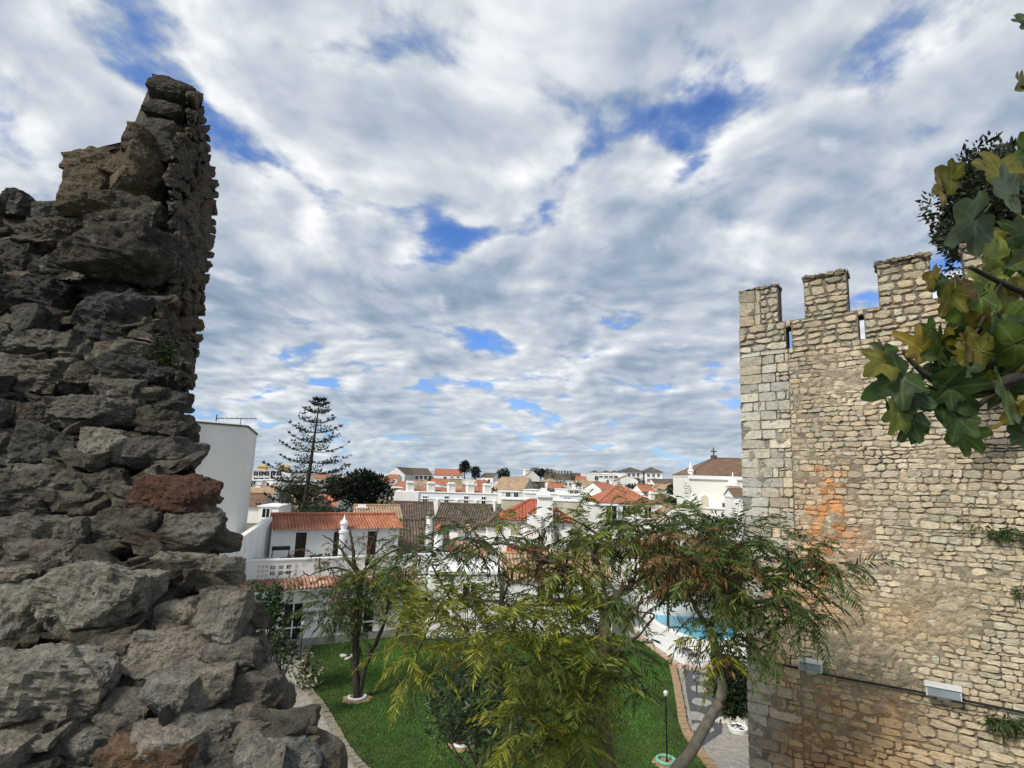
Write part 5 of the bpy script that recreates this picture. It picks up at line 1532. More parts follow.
def clump_tree(name, label, cat, cx, cy, rx, ry, Y, col, leaf, n, ybase, trunk_r=.2, clumps=26, group=None, seed=0, bark='bark_dark', spread=.42, up=0.25, hollow=.55, var=.5, aspect=.5):
    g = rng(seed); c = P(cx, cy, Y); RX, RZ = rx * Y / FPX, ry * Y / FPX
    b = P(cx, ybase, Y)
    root = empty(name, b, label, cat, group)
    mb = MB(); cen = unit(g.normal(0, 1, (clumps, 3))) * (g.uniform(hollow, .95, (clumps, 1)))
    cen *= np.array([RX * .82, RX * .82, RZ * .82])
    tone = g.uniform(1 - var, 1 + var, clumps)
    k = g.integers(0, clumps, n)
    off = unit(g.normal(0, 1, (n, 3))) * g.uniform(.35, 1, (n, 1)) ** .6 * np.array([RX, RX, RZ]) * spread
    p = c + cen[k] + off
    d = unit(unit(off) + np.array([0, 0, up]) + g.normal(0, .5, (n, 3)))
    cl = np.asarray(col) * tone[k][:, None] * g.uniform(.7, 1.35, (n, 1))
    leaves(mb, p, d, leaf * g.uniform(.6, 1.3, n), leaf * aspect * g.uniform(.3, .6, n), cl, g)
    mb.build('crown', M('leaf'), root)
    if trunk_r:
        mb = MB(); top = c + np.array([0, 0, -RZ * .1])
        mb.tube([b + [0, 0, -.3], (b * .6 + top * .4) + g.normal(0, .02, 3), top], [trunk_r, trunk_r * .8, trunk_r * .45], 7)
        for q in cen[:7]: mb.tube([top + [0, 0, -RZ * .35], top + q * .5, c + q], [trunk_r * .45, trunk_r * .28, trunk_r * .1], 5)
        mb.build('trunk', M(bark), root)
    return root


def fronds(mb, base, d, L, col, g, droop=.55, pairs=13, plen=.30, pw=.021):
    """feathery leaves: a drooping stalk with pairs of narrow pinnae"""
    n = len(base); L = np.asarray(L)
    side0 = unit(np.cross(d, np.array([0, 0, 1.0]) + g.normal(0, .25, (n, 3))))
    C = []; D = []; LL = []; WW = []; CC = []
    p = base.copy(); dd = d.copy(); seg = L / pairs
    st = []
    for k in range(pairs + 1):
        t = k / pairs
        if k >= 1:
            pl = L * plen * (math.sin(math.pi * min(1, .18 + t * .80)) * .85 + .2)
            for sg in (-1, 1):
                dv = unit(side0 * sg * .9 + dd * .75 + np.array([0, 0, -.38]) + g.normal(0, .13, (n, 3)))
                C.append(p.copy()); D.append(dv); LL.append(pl * g.uniform(.8, 1.15, n)); WW.append(L * pw * g.uniform(.7, 1.2, n)); CC.append(col * g.uniform(.75, 1.3, (n, 1)))
        st.append(p.copy())
        p = p + dd * seg[:, None]
        dd = unit(dd + np.array([0, 0, -droop / pairs * 2.0]))
    C.append(p - dd * seg[:, None]); D.append(dd); LL.append(L * .25); WW.append(L * pw); CC.append(col)
    leaves(mb, np.concatenate(C), np.concatenate(D), np.concatenate(LL), np.concatenate(WW), np.concatenate(CC), g)
    st = np.stack(st, 1)                       # stalks: thin ribbons
    wv = side0 * (L * .007)[:, None]
    for i in range(0, st.shape[1] - 1, 2):
        a, b = st[:, i], st[:, min(i + 2, st.shape[1] - 1)]
        V = np.stack([a - wv, a + wv, b + wv * .6, b - wv * .6], 1).reshape(-1, 3)
        mb.add(V, (np.arange(n)[:, None] * 4 + np.arange(4)).tolist(), np.repeat(col * .6 + np.array([.05, .04, .01]), 4, 0))


PAL = {'Y': (0.200, 0.205, 0.020), 'G': (0.115, 0.150, 0.022), 'D': (0.046, 0.080, 0.018), 'B': (0.15, 0.085, 0.032), 'O': (0.26, 0.16, 0.02)}


def branch(mb, pts, Y, r0, r1, g, wob=.03, sides=8):
    """a limb traced through pixels, at its own distance"""
    w3 = [P(x, y, Y + (d[0] if d else 0)) for x, y, *d in pts]
    l = smooth_line(w3, 5)
    l[1:-1] += g.normal(0, wob, (len(l) - 2, 3)) * np.linspace(1, .6, len(l) - 2)[:, None]
    mb.tube(l, np.linspace(r0, r1, len(l)), sides)
    return l


def feather_tree(name, label, Y, limbs, clusters, seed, Lf, bark='bark', twig_r=.014, ybase=None, dens=1.0, trunk_sides=9):
    g = rng(seed)
    b = P(*limbs[0][0][0][:2], Y)
    root = empty(name, (b[0], b[1], 0), label, 'tree')
    tr = MB(); nodes = []
    for i, (pts, r0, r1) in enumerate(limbs):
        l = branch(tr, pts, Y, r0, r1, g, .012 if i == 0 else .03, trunk_sides if i == 0 else 6)
        nodes.append(l[len(l) // 3:] if i else l[len(l) // 2:])
    tr.build('trunk', M(bark), root, smooth=True)
    nodes = np.concatenate(nodes)
    fo = {}; tw_ = MB()
    for (x, y, rx, ry, kind, *o) in clusters:
        dY = o[0] if o else g.uniform(-1.3, 1.3) * (Y / 12.5)
        nn = max(5, int(rx * ry / 17 * dens * (o[1] if len(o) > 1 else 1)))
        c = P(x, y, Y + dY)
        near = nodes[np.argmin(((nodes - c) ** 2).sum(1))]
        midp = (near + c) / 2 + np.array([0, 0, .12 * np.linalg.norm(c - near)]) + g.normal(0, .08, 3)
        cr = np.array([rx * Y / FPX, .7 * (rx + ry) / 2 * Y / FPX, ry * Y / FPX])
        tw_.tube(smooth_line([near, midp, c], 4), np.linspace(twig_r * 2.2, twig_r, 9), 5)
        for q in range(max(2, nn // 9)):
            e = c + g.normal(0, .5, 3) * cr; tw_.tube(smooth_line([c, (c + e) / 2 + g.normal(0, .05, 3), e], 3), np.linspace(twig_r, twig_r * .4, 7), 4)
        q = g.normal(0, .48, (nn, 3)); q = np.clip(q, -1, 1) * cr
        bp = c + q + np.array([0, 0, .10])
        d = unit(q / cr.max() * 1.2 + g.normal(0, .5, (nn, 3)) * np.array([1, 1, .35]) + np.array([0, 0, .18]))
        main = np.array(PAL[kind])
        colr = np.tile(main, (nn, 1)) * g.uniform(.6, 1.45, (nn, 1))
        if kind == 'B':
            m_ = g.random(nn) < .55; colr[m_] = np.array(PAL['D']) * g.uniform(.7, 1.8, (m_.sum(), 1)) + np.array([.02, .012, 0])
        elif kind in 'YG':
            m_ = g.random(nn) < .25; colr[m_] = np.array(PAL['Y' if kind == 'G' else 'G']) * g.uniform(.6, 1.2, (m_.sum(), 1))
        L = Lf * g.uniform(.6, 1.25, nn)
        key = 'foliage'
        mbf = fo.setdefault(key, MB())
        fronds(mbf, bp, d, L, colr, g, droop=g.uniform(.45, .8))
        if kind == 'B' or g.random() < .12:      # dry seed pods and withered leaflets hanging
            npd = nn * 3
            pp = c + np.clip(g.normal(0, .5, (npd, 3)), -1.1, 1.1) * cr
            dd = unit(np.array([0, 0, -1.0]) + g.normal(0, .28, (npd, 3)))
            leaves(mbf, pp, dd, Lf * g.uniform(.16, .36, npd), Lf * .035 * g.uniform(.7, 1.4, npd), np.array([0.19, 0.105, 0.042]) * g.uniform(.45, 1.5, (npd, 1)) * np.array([1, 1, 1]), g)
    tw_.build('twigs', M('bark_dark'), root)
    for k, m in fo.items(): m.build(k, M('leaf'), root)
    return root


# ---------------------------------------------------------------- garden trees
LEFT_Y = float(G(357, 699)[1])
feather_tree('garden_tree', 'two-stemmed tree with half-bare forked crown standing in the left part of the lawn', LEFT_Y,
             [([(357, 700), (356, 675), (356, 650), (358, 615), (361, 580)], .17, .125),
              ([(358, 699), (366, 665), (381, 632), (388, 608), (386, 596)], .11, .07),
              ([(361, 582), (354, 562), (352, 545), (350, 530)], .12, .04), ([(361, 580), (368, 560), (372, 545), (378, 528)], .11, .03),
              ([(359, 590), (348, 572), (330, 568), (308, 576)], .09, .02), ([(358, 574), (345, 556), (335, 543), (322, 535)], .08, .02),
              ([(363, 575), (382, 558), (400, 550), (420, 556)], .08, .02), ([(366, 565), (384, 545), (398, 538)], .05, .015), ([(352, 550), (340, 540), (336, 525)], .04, .012),
              ([(386, 598), (396, 590), (408, 588)], .05, .02), ([(386, 600), (378, 588), (372, 580)], .05, .02), ([(356, 640), (340, 622), (325, 615)], .05, .02)],
             [(328, 616, 22, 13, 'D', .5), (345, 604, 24, 12, 'D', -.8), (375, 574, 26, 13, 'G', -.8), (396, 572, 18, 11, 'G', .4), (372, 596, 22, 11, 'D', .2), (402, 596, 18, 10, 'D', 0), (340, 588, 18, 9, 'D', .8),
              (355, 640, 10, 14, 'D', .6), (320, 560, 16, 9, 'B', .3, .35), (332, 574, 18, 8, 'B', -.6, .35), (372, 542, 14, 9, 'B', .2, .4), (402, 546, 18, 9, 'B', .4, .35), (300, 577, 14, 7, 'B', .3, .3),
              (418, 560, 12, 9, 'B', -.4, .35), (388, 588, 16, 7, 'B', .6, .35), (345, 545, 12, 8, 'B', .5, .25), (350, 622, 14, 10, 'D', -.6), (338, 612, 20, 10, 'D', -1.2), (365, 585, 20, 9, 'D', .9), (385, 580, 16, 9, 'G', -1), (405, 590, 14, 9, 'G', -.8)], 5, .95, 'bark_dark', .018, dens=2.6)

TA = 12.5
feather_tree('jacaranda', 'large feathery tree with yellowing drooping leaves in the middle of the garden', TA,
             [([(618, 905), (611, 800), (605, 745), (599, 705), (602, 660), (605, 625), (608, 600)], .21, .13),
              ([(606, 606), (588, 584), (562, 567), (540, 556), (515, 548), (485, 543, -.5)], .07, .02), ([(605, 612), (585, 604), (552, 603), (520, 605), (470, 600), (430, 602, .3)], .06, .018),
              ([(607, 602), (628, 586), (650, 574), (680, 567), (705, 560, .6)], .09, .02), ([(608, 600), (600, 570), (592, 545), (610, 522, .5)], .06, .015),
              ([(630, 586), (640, 560), (650, 535, .5)], .04, .012), ([(604, 650), (575, 640), (540, 660), (510, 690, -.8)], .05, .014), ([(600, 690), (570, 690), (540, 720), (520, 760, -1)], .05, .014),
              ([(603, 660), (630, 640), (650, 625, -.6)], .05, .014)],
             [(418, 652, 18, 32, 'Y', -1.2), (436, 618, 22, 22, 'Y', -.6), (432, 597, 28, 12, 'Y', .4), (468, 606, 28, 14, 'G', .6), (498, 628, 40, 18, 'Y', -.9), (480, 650, 26, 14, 'Y', -1), (545, 596, 26, 30, 'G', .3),
              (556, 634, 26, 17, 'Y', -.6, .8), (525, 665, 30, 20, 'G', -1.1), (560, 690, 36, 24, 'G', -1.0), (574, 712, 22, 30, 'G', -.9), (545, 745, 36, 26, 'G', -1.6), (578, 665, 30, 26, 'G', -.7),
              (586, 632, 18, 34, 'G', .8, .8), (575, 752, 22, 20, 'G', -1.4), (520, 728, 18, 22, 'Y', -1.5), (432, 563, 32, 11, 'D', -.4), (475, 543, 34, 16, 'D', -.5), (500, 528, 14, 11, 'Y', .4), (513, 545, 16, 12, 'D', .5),
              (535, 570, 24, 12, 'B', .2), (545, 537, 12, 9, 'B', .8), (575, 545, 22, 14, 'D', .4), (590, 560, 20, 12, 'G', .2), (560, 585, 22, 12, 'G', .2), (556, 522, 8, 8, 'D', .8), (568, 570, 18, 12, 'B', .5), (500, 575, 22, 9, 'Y', .2, .6), (608, 523, 26, 15, 'G', .5),
              (590, 535, 14, 14, 'D', .6), (630, 525, 20, 16, 'D', .2), (612, 545, 20, 14, 'G', -.2), (640, 543, 28, 16, 'B', .1, .8), (632, 570, 22, 12, 'B', -.4, .6), (665, 518, 20, 13, 'G', 1.0), (680, 522, 12, 12, 'D', .9),
              (668, 548, 22, 16, 'B', .4), (615, 610, 14, 18, 'G', -.4), (614, 662, 12, 18, 'D', .9, .6), (628, 655, 14, 16, 'D', .1), (645, 690, 10, 14, 'D', -.3), (608, 690, 14, 20, 'D', .9, .7),
              (640, 612, 22, 10, 'D', -.3, .6), (655, 595, 26, 10, 'D', -.6, .6), (625, 595, 16, 12, 'G', .4), (575, 610, 18, 16, 'G', .8), (522, 620, 22, 16, 'G', .5), (450, 630, 18, 14, 'G', .4)], 6, .80, 'bark', .013, dens=1.15)
TB = 12.0
feather_tree('jacaranda', 'feathery tree with smooth curved grey trunk and brown seed pods, beside the tower', TB,
             [([(640, 930), (655, 800), (676, 770), (694, 748), (711, 716), (722, 692), (717, 662), (712, 632)], .13, .09),
              ([(712, 636), (716, 608), (738, 584), (768, 572), (806, 566), (838, 572, -.4)], .07, .015), ([(712, 634), (692, 602), (676, 574), (668, 550, .4)], .06, .015),
              ([(714, 622), (742, 612), (775, 606), (800, 610, -.5)], .05, .014), ([(716, 606), (712, 575), (705, 548), (700, 530, .4)], .05, .014), ([(716, 650), (740, 645), (760, 650, -.3)], .04, .012)],
             [(692, 548, 34, 20, 'B', .2), (700, 575, 32, 15, 'B', -.6), (672, 570, 22, 14, 'B', -.4), (722, 545, 26, 16, 'D', .5), (742, 538, 22, 13, 'D', .2), (728, 565, 24, 14, 'B', -.2), (760, 556, 26, 13, 'D', -.3),
              (792, 556, 24, 10, 'D', -.2, 1.4), (818, 566, 16, 9, 'D', -.4, 1.5), (842, 576, 17, 9, 'D', -.5, 1.7), (772, 578, 26, 12, 'D', .2), (790, 608, 26, 12, 'D', -.5, 1.4), (812, 620, 14, 11, 'D', -.5, 1.6), (752, 612, 30, 17, 'D', -.5),
              (748, 642, 22, 18, 'D', -.3), (778, 640, 13, 18, 'D', -.4), (715, 622, 16, 18, 'G', -.4), (722, 655, 13, 18, 'Y', -.3), (684, 604, 18, 8, 'D', -.2, .6), (712, 597, 24, 13, 'B', .3), (735, 590, 22, 13, 'D', .6),
              (700, 640, 8, 14, 'D', -.2), (757, 590, 16, 12, 'G', -.6), (690, 525, 16, 12, 'D', .8), (660, 560, 18, 14, 'B', .5)], 7, .75, 'bark_pale', .012, dens=1.15)


# oleander, rose bush, hedges and borders
def lance_shrub(name, label, x, y, rx, ry, Y, ybase, n_st, n, leaf, cols, seed, cat='shrub', stem=True, aspect=.11, whorl=9):
    g = rng(seed); b = P(x, ybase, Y); c = P(x, y, Y); RX, RZ = rx * Y / FPX, ry * Y / FPX
    root = empty(name, b, label, cat)
    tips = c + np.clip(g.normal(0, .55, (n, 3)), -1, 1) * np.array([RX, RX * .8, RZ])
    mb = MB()
    for k in range(n_st):
        t = tips[g.integers(n)]; m = (b + t) / 2 + np.array([(t[0] - b[0]) * .25, 0, -.1 * RZ]); bb = b + g.normal(0, .08, 3) * np.array([1, 1, 0])
        mb.tube(smooth_line([bb + [0, 0, -.1], m, t], 4), np.linspace(.03, .01, 9), 5)
    if stem: mb.build('stems', M('bark_dark'), root)
    mb = MB(); ti = np.repeat(np.arange(n), whorl); m = len(ti)
    d = unit(g.normal(0, 1, (m, 3)) * np.array([1, 1, .6]) + np.array([0, 0, .25]))
    tone = g.uniform(.6, 1.5, n)[ti][:, None]
    cc = np.array(cols)[g.integers(0, len(cols), m)] * tone
    leaves(mb, tips[ti] + g.normal(0, .03, (m, 3)), d, leaf * g.uniform(.6, 1.2, m), leaf * aspect * g.uniform(.7, 1.2, m), cc, g)
    mb.build('leaves', M('leaf'), root)
    return root


lance_shrub('oleander', 'dark oleander shrub with narrow leaves on thin stems in the lawn', 484, 700, 48, 30, 17.5, 782, 16, 330, .30, [(.022, .042, .014), (.035, .06, .02), (.07, .095, .05)], 31)
lance_shrub('spiky_plant', 'dark spiky-leaved plant inside the white half ring on the lawn', 461, 725, 17, 14, float(G(461, 744)[1]), 744, 6, 60, .34, [(.016, .03, .012), (.03, .045, .02)], 32, 'plant')
lance_shrub('rose_bush', 'bare twiggy bush with reddish brown leaves behind the drooping branches', 480, 628, 42, 26, 24.0, 658, 40, 170, .16, [(.09, .04, .025), (.05, .06, .02), (.12, .06, .03)], 33, whorl=5, aspect=.28)
lance_shrub('climbing_shrub', 'dense green shrub with small leaves growing against the house beside the ruin', 268, 612, 20, 24, 24.5, 650, 12, 330, .16, [(.02, .05, .014), (.035, .075, .02), (.03, .06, .018)], 34, whorl=8, aspect=.30)
lance_shrub('variegated_plant', 'low plant with cream-edged leaves at the path edge by the ruin', 306, 672, 15, 13, float(G(305, 690)[1]), 690, 8, 90, .22, [(.34, .33, .20), (.06, .10, .03), (.05, .085, .03), (.42, .40, .28)], 35, 'plant', whorl=6, aspect=.24)
lance_shrub('path_plant', 'scrawny dark plant on the path beside the lowest ruin stones', 282, 648, 14, 14, 22.0, 672, 8, 60, .2, [(.02, .045, .015), (.05, .07, .03)], 36, 'plant', aspect=.25)
hy = float(G(730, 716)[1])
clump_tree('hedge', 'dark clipped hedge filling the corner between stone walk and tower', 'hedge', 733, 684, 24, 35, hy, (.022, .04, .012), .13, 7000, 716, 0.06, 60, seed=41, spread=.34, hollow=.35, var=.35, aspect=.8)
clump_tree('pool_tree', 'dark bushy tree behind the pool and the brown-podded jacaranda', 'tree', 722, 572, 40, 40, 37.5, (.018, .035, .010), .28, 5200, 640, .14, 44, seed=42, spread=.36)
clump_tree('pool_tree', 'smaller dark bush at the left of the pool behind the branches', 'tree', 668, 585, 22, 20, 37.0, (.025, .045, .014), .25, 2200, 625, .1, 26, seed=43)
clump_tree('courtyard_tree', 'leafy broad tree rising between the church and the garden wall', 'tree', 722, 528, 22, 14, 46.0, (.03, .05, .016), .30, 1500, 570, .12, 22, seed=44)
clump_tree('roof_terrace_shrub', 'grey-green shrub between the brown roofs and the white terrace row', 'shrub', 480, 512, 10, 7, 60, (.06, .07, .04), .30, 700, 522, .05, 14, seed=45)

# the tall star-branched pine behind the terrace house
pb_, pt_ = P(303, 516, 64), P(320, 398, 64)
pine = empty('norfolk_pine', pb_, 'tall Norfolk Island pine with tiered branches against the sky', 'tree')
g = rng(51); mb = MB(); axis = lambda t: pb_ * (1 - t) + pt_ * t
mb.tube([axis(-.05), axis(.4), axis(.8), axis(1.0)], [.30, .22, .09, .02], 8); mb.build('trunk', M('bark_dark'), pine)
br = MB(); fl = MB(); H_ = np.linalg.norm(pt_ - pb_)
for i, t in enumerate(np.r_[np.linspace(.04, .87, 11), .935, .975]):
    rad = np.interp(t, [0, .2, .35, .55, .75, .9, 1], [6.4, 6.0, 5.6, 4.4, 2.9, 1.5, .3]) * g.uniform(.86, 1.08); a0 = g.uniform(0, 6.28); nbr = 5 if t > .45 else 6
    for k in range(nbr):
        a = a0 + 2 * math.pi * k / nbr + g.normal(0, .12); R_ = rad * g.uniform(.72, 1.08)
        h = np.array([math.cos(a), math.sin(a), 0]); o = axis(t)
        rise = .20 if t > .5 else .04
        q = np.array([o + h * R_ * s + np.array([0, 0, R_ * (rise * s - .10 * math.sin(s * math.pi) + .10 * s * s)]) for s in np.linspace(0, 1, 7)])
        br.tube(q, np.linspace(.06, .02, 7), 4)
        sd = np.array([-h[1], h[0], 0]); m = max(3, int(R_ * 1.6))
        for s in np.linspace(.40, 1.0, m):
            c0 = np.array([np.interp(s, np.linspace(0, 1, 7), q[:, j]) for j in range(3)])
            for sg in (-1, 1):
                if g.random() < .15: continue
                ln = .30 + .13 * (1.15 - s) * R_
                for w_ in (.3, 1.0):
                    e = c0 + sd * sg * ln * w_ + h * ln * .5 * w_ + [0, 0, .08 * w_]
                    nlf = 6
                    dd = unit(g.normal(0, .45, (nlf, 3)) + sd * sg * .35 + h * .45 + np.array([0, 0, .55]))
                    leaves(fl, e + g.normal(0, .04, (nlf, 3)), dd, .34 * g.uniform(.6, 1.2, nlf), .06, np.array([.018, .030, .012]) * g.uniform(.6, 1.7, (nlf, 1)), g)
br.build('branches', M('bark_dark'), pine); fl.build('foliage', M('leaf'), pine)

clump_tree('ficus', 'big dark evergreen tree with dense round crown beside the tall pine', 'tree', 361, 490, 32, 20, 72, (.010, .020, .008), .55, 5200, 520, .35, 40, seed=52, spread=.33)
clump_tree('pine_undergrowth', 'yellow-green tree filling the foot of the tall pine', 'tree', 300, 494, 22, 11, 70, (.05, .06, .016), .45, 1500, 512, .15, 20, seed=53)
clump_tree('roof_edge_bush', 'low dark bush along the ridge of the terrace house', 'bush', 322, 512, 26, 5, 50, (.03, .042, .016), .35, 1300, 520, .05, 18, seed=54)
clump_tree('hill_tree', 'dark pointed tree on the skyline, the taller of two right of the orange roof', 'tree', 464.5, 469, 5, 8.5, 205, (.012, .022, .010), .9, 700, 486, .3, 12, seed=55)
clump_tree('hill_tree', 'dark bushy tree on the skyline, the lower of two right of the orange roof', 'tree', 474.5, 473, 6.5, 5.5, 200, (.014, .024, .010), .9, 600, 486, .3, 12, seed=56)
clump_tree('hill_tree', 'dark double-crowned tree on the skyline left of the umbrella pine', 'tree', 503.5, 475.5, 6.5, 7, 205, (.014, .028, .014), .9, 800, 490, .3, 14, seed=57)
clump_tree('umbrella_pine', 'wide dark umbrella pine over the white house with a tall chimney', 'tree', 540, 473, 15, 4.8, 215, (.012, .022, .009), .9, 1300, 488, .35, 22, seed=58)
clump_tree('hill_tree', 'bright green tree below the orange-roofed skyline house', 'tree', 432, 484, 8, 5, 160, (.045, .075, .022), .8, 600, 492, .2, 12, seed=59)
clump_tree('hill_tree', 'dark green tree crowding the left side of the church', 'tree', 678, 494, 12, 9, 105, (.016, .028, .010), .6, 1500, 508, .2, 18, seed=60)
clump_tree('hill_tree', 'low dark thicket under the skyline villas', 'tree', 640, 488, 18, 4, 135, (.03, .035, .016), .6, 900, 494, .1, 18, seed=61)
BUSH = [(270, 500, 88), (300, 480, 140), (318, 488, 120), (380, 478, 170), (395, 493, 100), (446, 492, 105), (460, 494, 100), (492, 492, 110), (516, 481, 165), (548, 492, 120), (566, 490, 125), (582, 486, 150),
        (597, 490, 115), (612, 494, 100), (628, 494, 105), (650, 488, 130), (662, 490, 125), (672, 502, 90), (484, 484, 170), (416, 494, 120), (350, 484, 150), (285, 488, 130), (640, 481, 180), (560, 484, 170)]
for i, (x, y, Y) in enumerate(BUSH):
    g = rng(700 + i)
    clump_tree('hillside_bush', 'small dark green bush among the far houses on the hillside', 'bush', x, y, g.uniform(5, 9), g.uniform(2.5, 4), Y, np.array([.028, .04, .016]) * g.uniform(.6, 1.4), .5, 320, y + 5, .08, 9,
               'bushes among the far houses', 700 + i)
cy_ = 19.0
clump_tree('evergreen_tree', 'dark fine-leaved evergreen rising behind the tower battlements', 'tree', 1010, 212, 92, 90, cy_, (.022, .032, .012), .22, 30000, 560, .2, 120, seed=62, spread=.25, hollow=.3, up=.3, aspect=.6)


# ---------------------------------------------------------------- things in the garden
def lamp_post(x, y, x2, y2, label):
    b = G(x, y, .03); t = P(x2, y2, b[1]); h = float(t[2] - b[2])
    e = empty('garden_lamp', b, label, 'garden lamp', 'garden lamps on the lawn')
    mb = MB(); mb.lathe(b, [(.11, -.05), (.11, .03), (.05, .06), (.035, .12)], 12); mb.build('base', M('iron'), e)
    mb = MB(); mb.lathe(b, [(.028, .1), (.026, h - .12)], 8); mb.build('pole', M('iron'), e)
    mb = MB(); mb.lathe(b, [(.06, h - .121), (.075, h - .09), (.075, h - .02), (.09, h - .015), (.05, h + .03), (.01, h + .06)], 12); mb.build('lamp_head', M('lamp_grey'), e)


lamp_post(299.5, 662, 304.5, 622, 'thin black garden lamp at the lawn edge near the house')
lamp_post(667, 763, 669.5, 692, 'thin black garden lamp in a green-rimmed ring beside the stone walk')


def tree_ring(x, y, r, label, rim, full, a0=0.0):
    c = G(x, y, .03); e = empty('planting_ring', c, label, 'planting ring')
    g = rng(int(x)); mb = MB(); n = 26
    q = [(c[0] + r * 1.75 * (1 + .12 * g.normal()) * math.cos(t), c[1] + r * 1.55 * (1 + .12 * g.normal()) * math.sin(t)) for t in np.linspace(0, 2 * math.pi, n, endpoint=False)]
    V = [(a, b, .02) for a, b in q] + [(c[0] + (a - c[0]) * .8, c[1] + (b - c[1]) * .8, .085) for a, b in q]
    mb.add(V, [(k, (k + 1) % n, n + (k + 1) % n, n + k) for k in range(n)] + [tuple(n + k for k in range(n))]); mb.build('mulch', M('mulch'), e)
    mb = MB(); th = np.linspace(a0, a0 + (2 * math.pi if full else math.pi * 1.2), 28)
    pts = [(c[0] + r * math.cos(t), c[1] + r * math.sin(t), .13) for t in th]
    mb.tube(pts, .055, 8); mb.build('rim', M(rim), e)


tree_ring(357, 699, .34, 'white-painted ring round the foot of the two-stemmed tree', 'white_paint', False, math.pi * .95)
tree_ring(461, 745, .33, 'white half ring round the spiky plant on the lawn', 'white_paint', False, -math.pi * .75)
tree_ring(666, 763, .30, 'pale green ring round the foot of the lamp by the walk', 'green_rim', True)


def boulder(x, y, s, label, seed, mat='white_paint', name='border_stone', cat='stone', group=None, z=0.0):
    c = G(x, y, z); mb = MB(); g = rng(seed)
    a = g.normal(0, .3, (3, 3)) + np.eye(3); a = unit(a)
    rock(mb, c + [0, 0, s * .3], (s * 1.2, s, s * .7), a, seed, n=6, rnd=.35, rough=.15)
    tag(mb.build(name, M(mat), loc=c), label, cat, group)


mk('pale_stone', (0.52, 0.49, 0.43), .25, 12, .95, .5, 25)
for i, (x, y, s) in enumerate([(713, 719, .11), (717, 722, .13), (721, 720, .10), (725, 723, .14), (729, 720, .12), (733, 723, .13), (737, 721, .12), (741, 724, .14), (744, 721, .12)]):
    boulder(x, y, s, 'pale stone in the row bordering the hedge by the tower', 800 + i, 'pale_stone', group='pale stones bordering the hedge')
for i, (x, y, s) in enumerate([(343, 657, .17), (349, 660, .2), (354, 656, .14)]):
    boulder(x, y, s, ['pale rock at the back of the lawn, left of the tree trunk', 'biggest pale rock at the back of the lawn by the trunk', 'small pale rock touching the tree trunk at the back'][i], 820 + i, 'pale_stone', 'garden_rock', 'rock')
# a shallow pebble planter at the tower foot
c = G(738, 731); e = empty('pebble_planter', c, 'round planter of black and white pebbles at the tower foot', 'planter')
mb = MB(); mb.lathe(c, [(.33, -.02), (.38, .16), (.34, .17), (.30, .10)], 18); mb.build('bowl', M('white_paint'), e)
mb = MB(); g = rng(90)
for k in range(26):
    t, r = g.uniform(0, 6.28), .27 * math.sqrt(g.random()); rock(mb, c + [r * math.cos(t), r * math.sin(t), .13], (.06, .05, .04), np.eye(3), 830 + k, n=6, rnd=.5, cuts=2, col=(1, 1, 1) if k % 2 else (.05, .05, .05))
tag(mb.build('pebbles', mk('pebble', (.6, .6, .58), .1, 8, .7, 0, tint=True), e), kind='stuff')


def garden_chair(c, yaw, label, mat, group):
    e = empty('garden_chair', c, label, 'chair', group); fr = Frame(c, yaw)
    mb = MB()
    for k in range(5): mb.box(fr, -.24 + k * .10, -.16 + k * .10, -.22, .22, .43, .455)
    mb.build('seat', M(mat), e)
    mb = MB()
    for k in range(4): mb.box8([fr(-.22 + k * .13, .22, .5), fr(-.17 + k * .13, .22, .5), fr(-.17 + k * .13, .25, .5), fr(-.22 + k * .13, .25, .5), fr(-.22 + k * .13, .32, .95), fr(-.17 + k * .13, .32, .95), fr(-.17 + k * .13, .35, .95), fr(-.22 + k * .13, .35, .95)])
    mb.box(fr, -.25, .25, .315, .36, .951, 1.0); mb.build('backrest', M(mat), e)
    for su in (-1, 1):
        for sv in (-1, 1):
            mb = MB(); mb.tube([fr(su * .22, -sv * .22, 0), fr(su * .21, sv * .2, .43)], .022, 6); mb.build('leg', M(mat), e)
        mb = MB(); mb.box(fr, su * .24 - .03, su * .24 + .03, -.22, .24, .63, .655); mb.build('armrest', M(mat), e)


dk_ = lambda x, y: G(x, y, .16)
garden_chair(dk_(694, 664), 200, 'dark brown wooden chair at the terrace edge, right of the white table', 'wood_brown', 'wooden garden chairs by the pool')
garden_chair(dk_(687, 658), 120, 'dark brown wooden garden chair partly behind the white round table', 'wood_brown', 'wooden garden chairs by the pool')
c = dk_(679, 655); e = empty('garden_table', c, 'small round white table at the edge of the pool terrace', 'table')
mb = MB(); mb.lathe(c, [(.40, .68), (.42, .70), (.42, .725), (.02, .73)], 24); mb.build('table_top', M('white_paint'), e)
mb = MB(); mb.lathe(c, [(.045, .04), (.04, .678)], 10); mb.build('stem', M('white_paint'), e)
mb = MB(); mb.lathe(c, [(.24, 0), (.22, .03), (.05, .06)], 16); mb.build('foot', M('white_paint'), e)


def flower_pot(c, r, h, label, cols, nl, mat, group, seed, leaf=.16):
    e = empty('flower_pot', c, label, 'flower pot', group); g = rng(seed)
    mb = MB(); mb.lathe(c, [(r * .7, 0), (r * .95, h * .85), (r * 1.1, h * .86), (r * 1.1, h), (r * .9, h * .96)], 14); mb.build('pot', M(mat), e)
    mb = MB(); d = unit(g.normal(0, .7, (nl, 3)) + np.array([0, 0, .9])); cc = np.array(cols)[g.integers(0, len(cols), nl)] * g.uniform(.7, 1.3, (nl, 1))
    leaves(mb, np.asarray(c) + [0, 0, h] + d * g.uniform(0, leaf * 1.5, (nl, 1)), d, leaf * g.uniform(.6, 1.2, nl), leaf * .3, cc, g); mb.build('plant', M('leaf'), e)


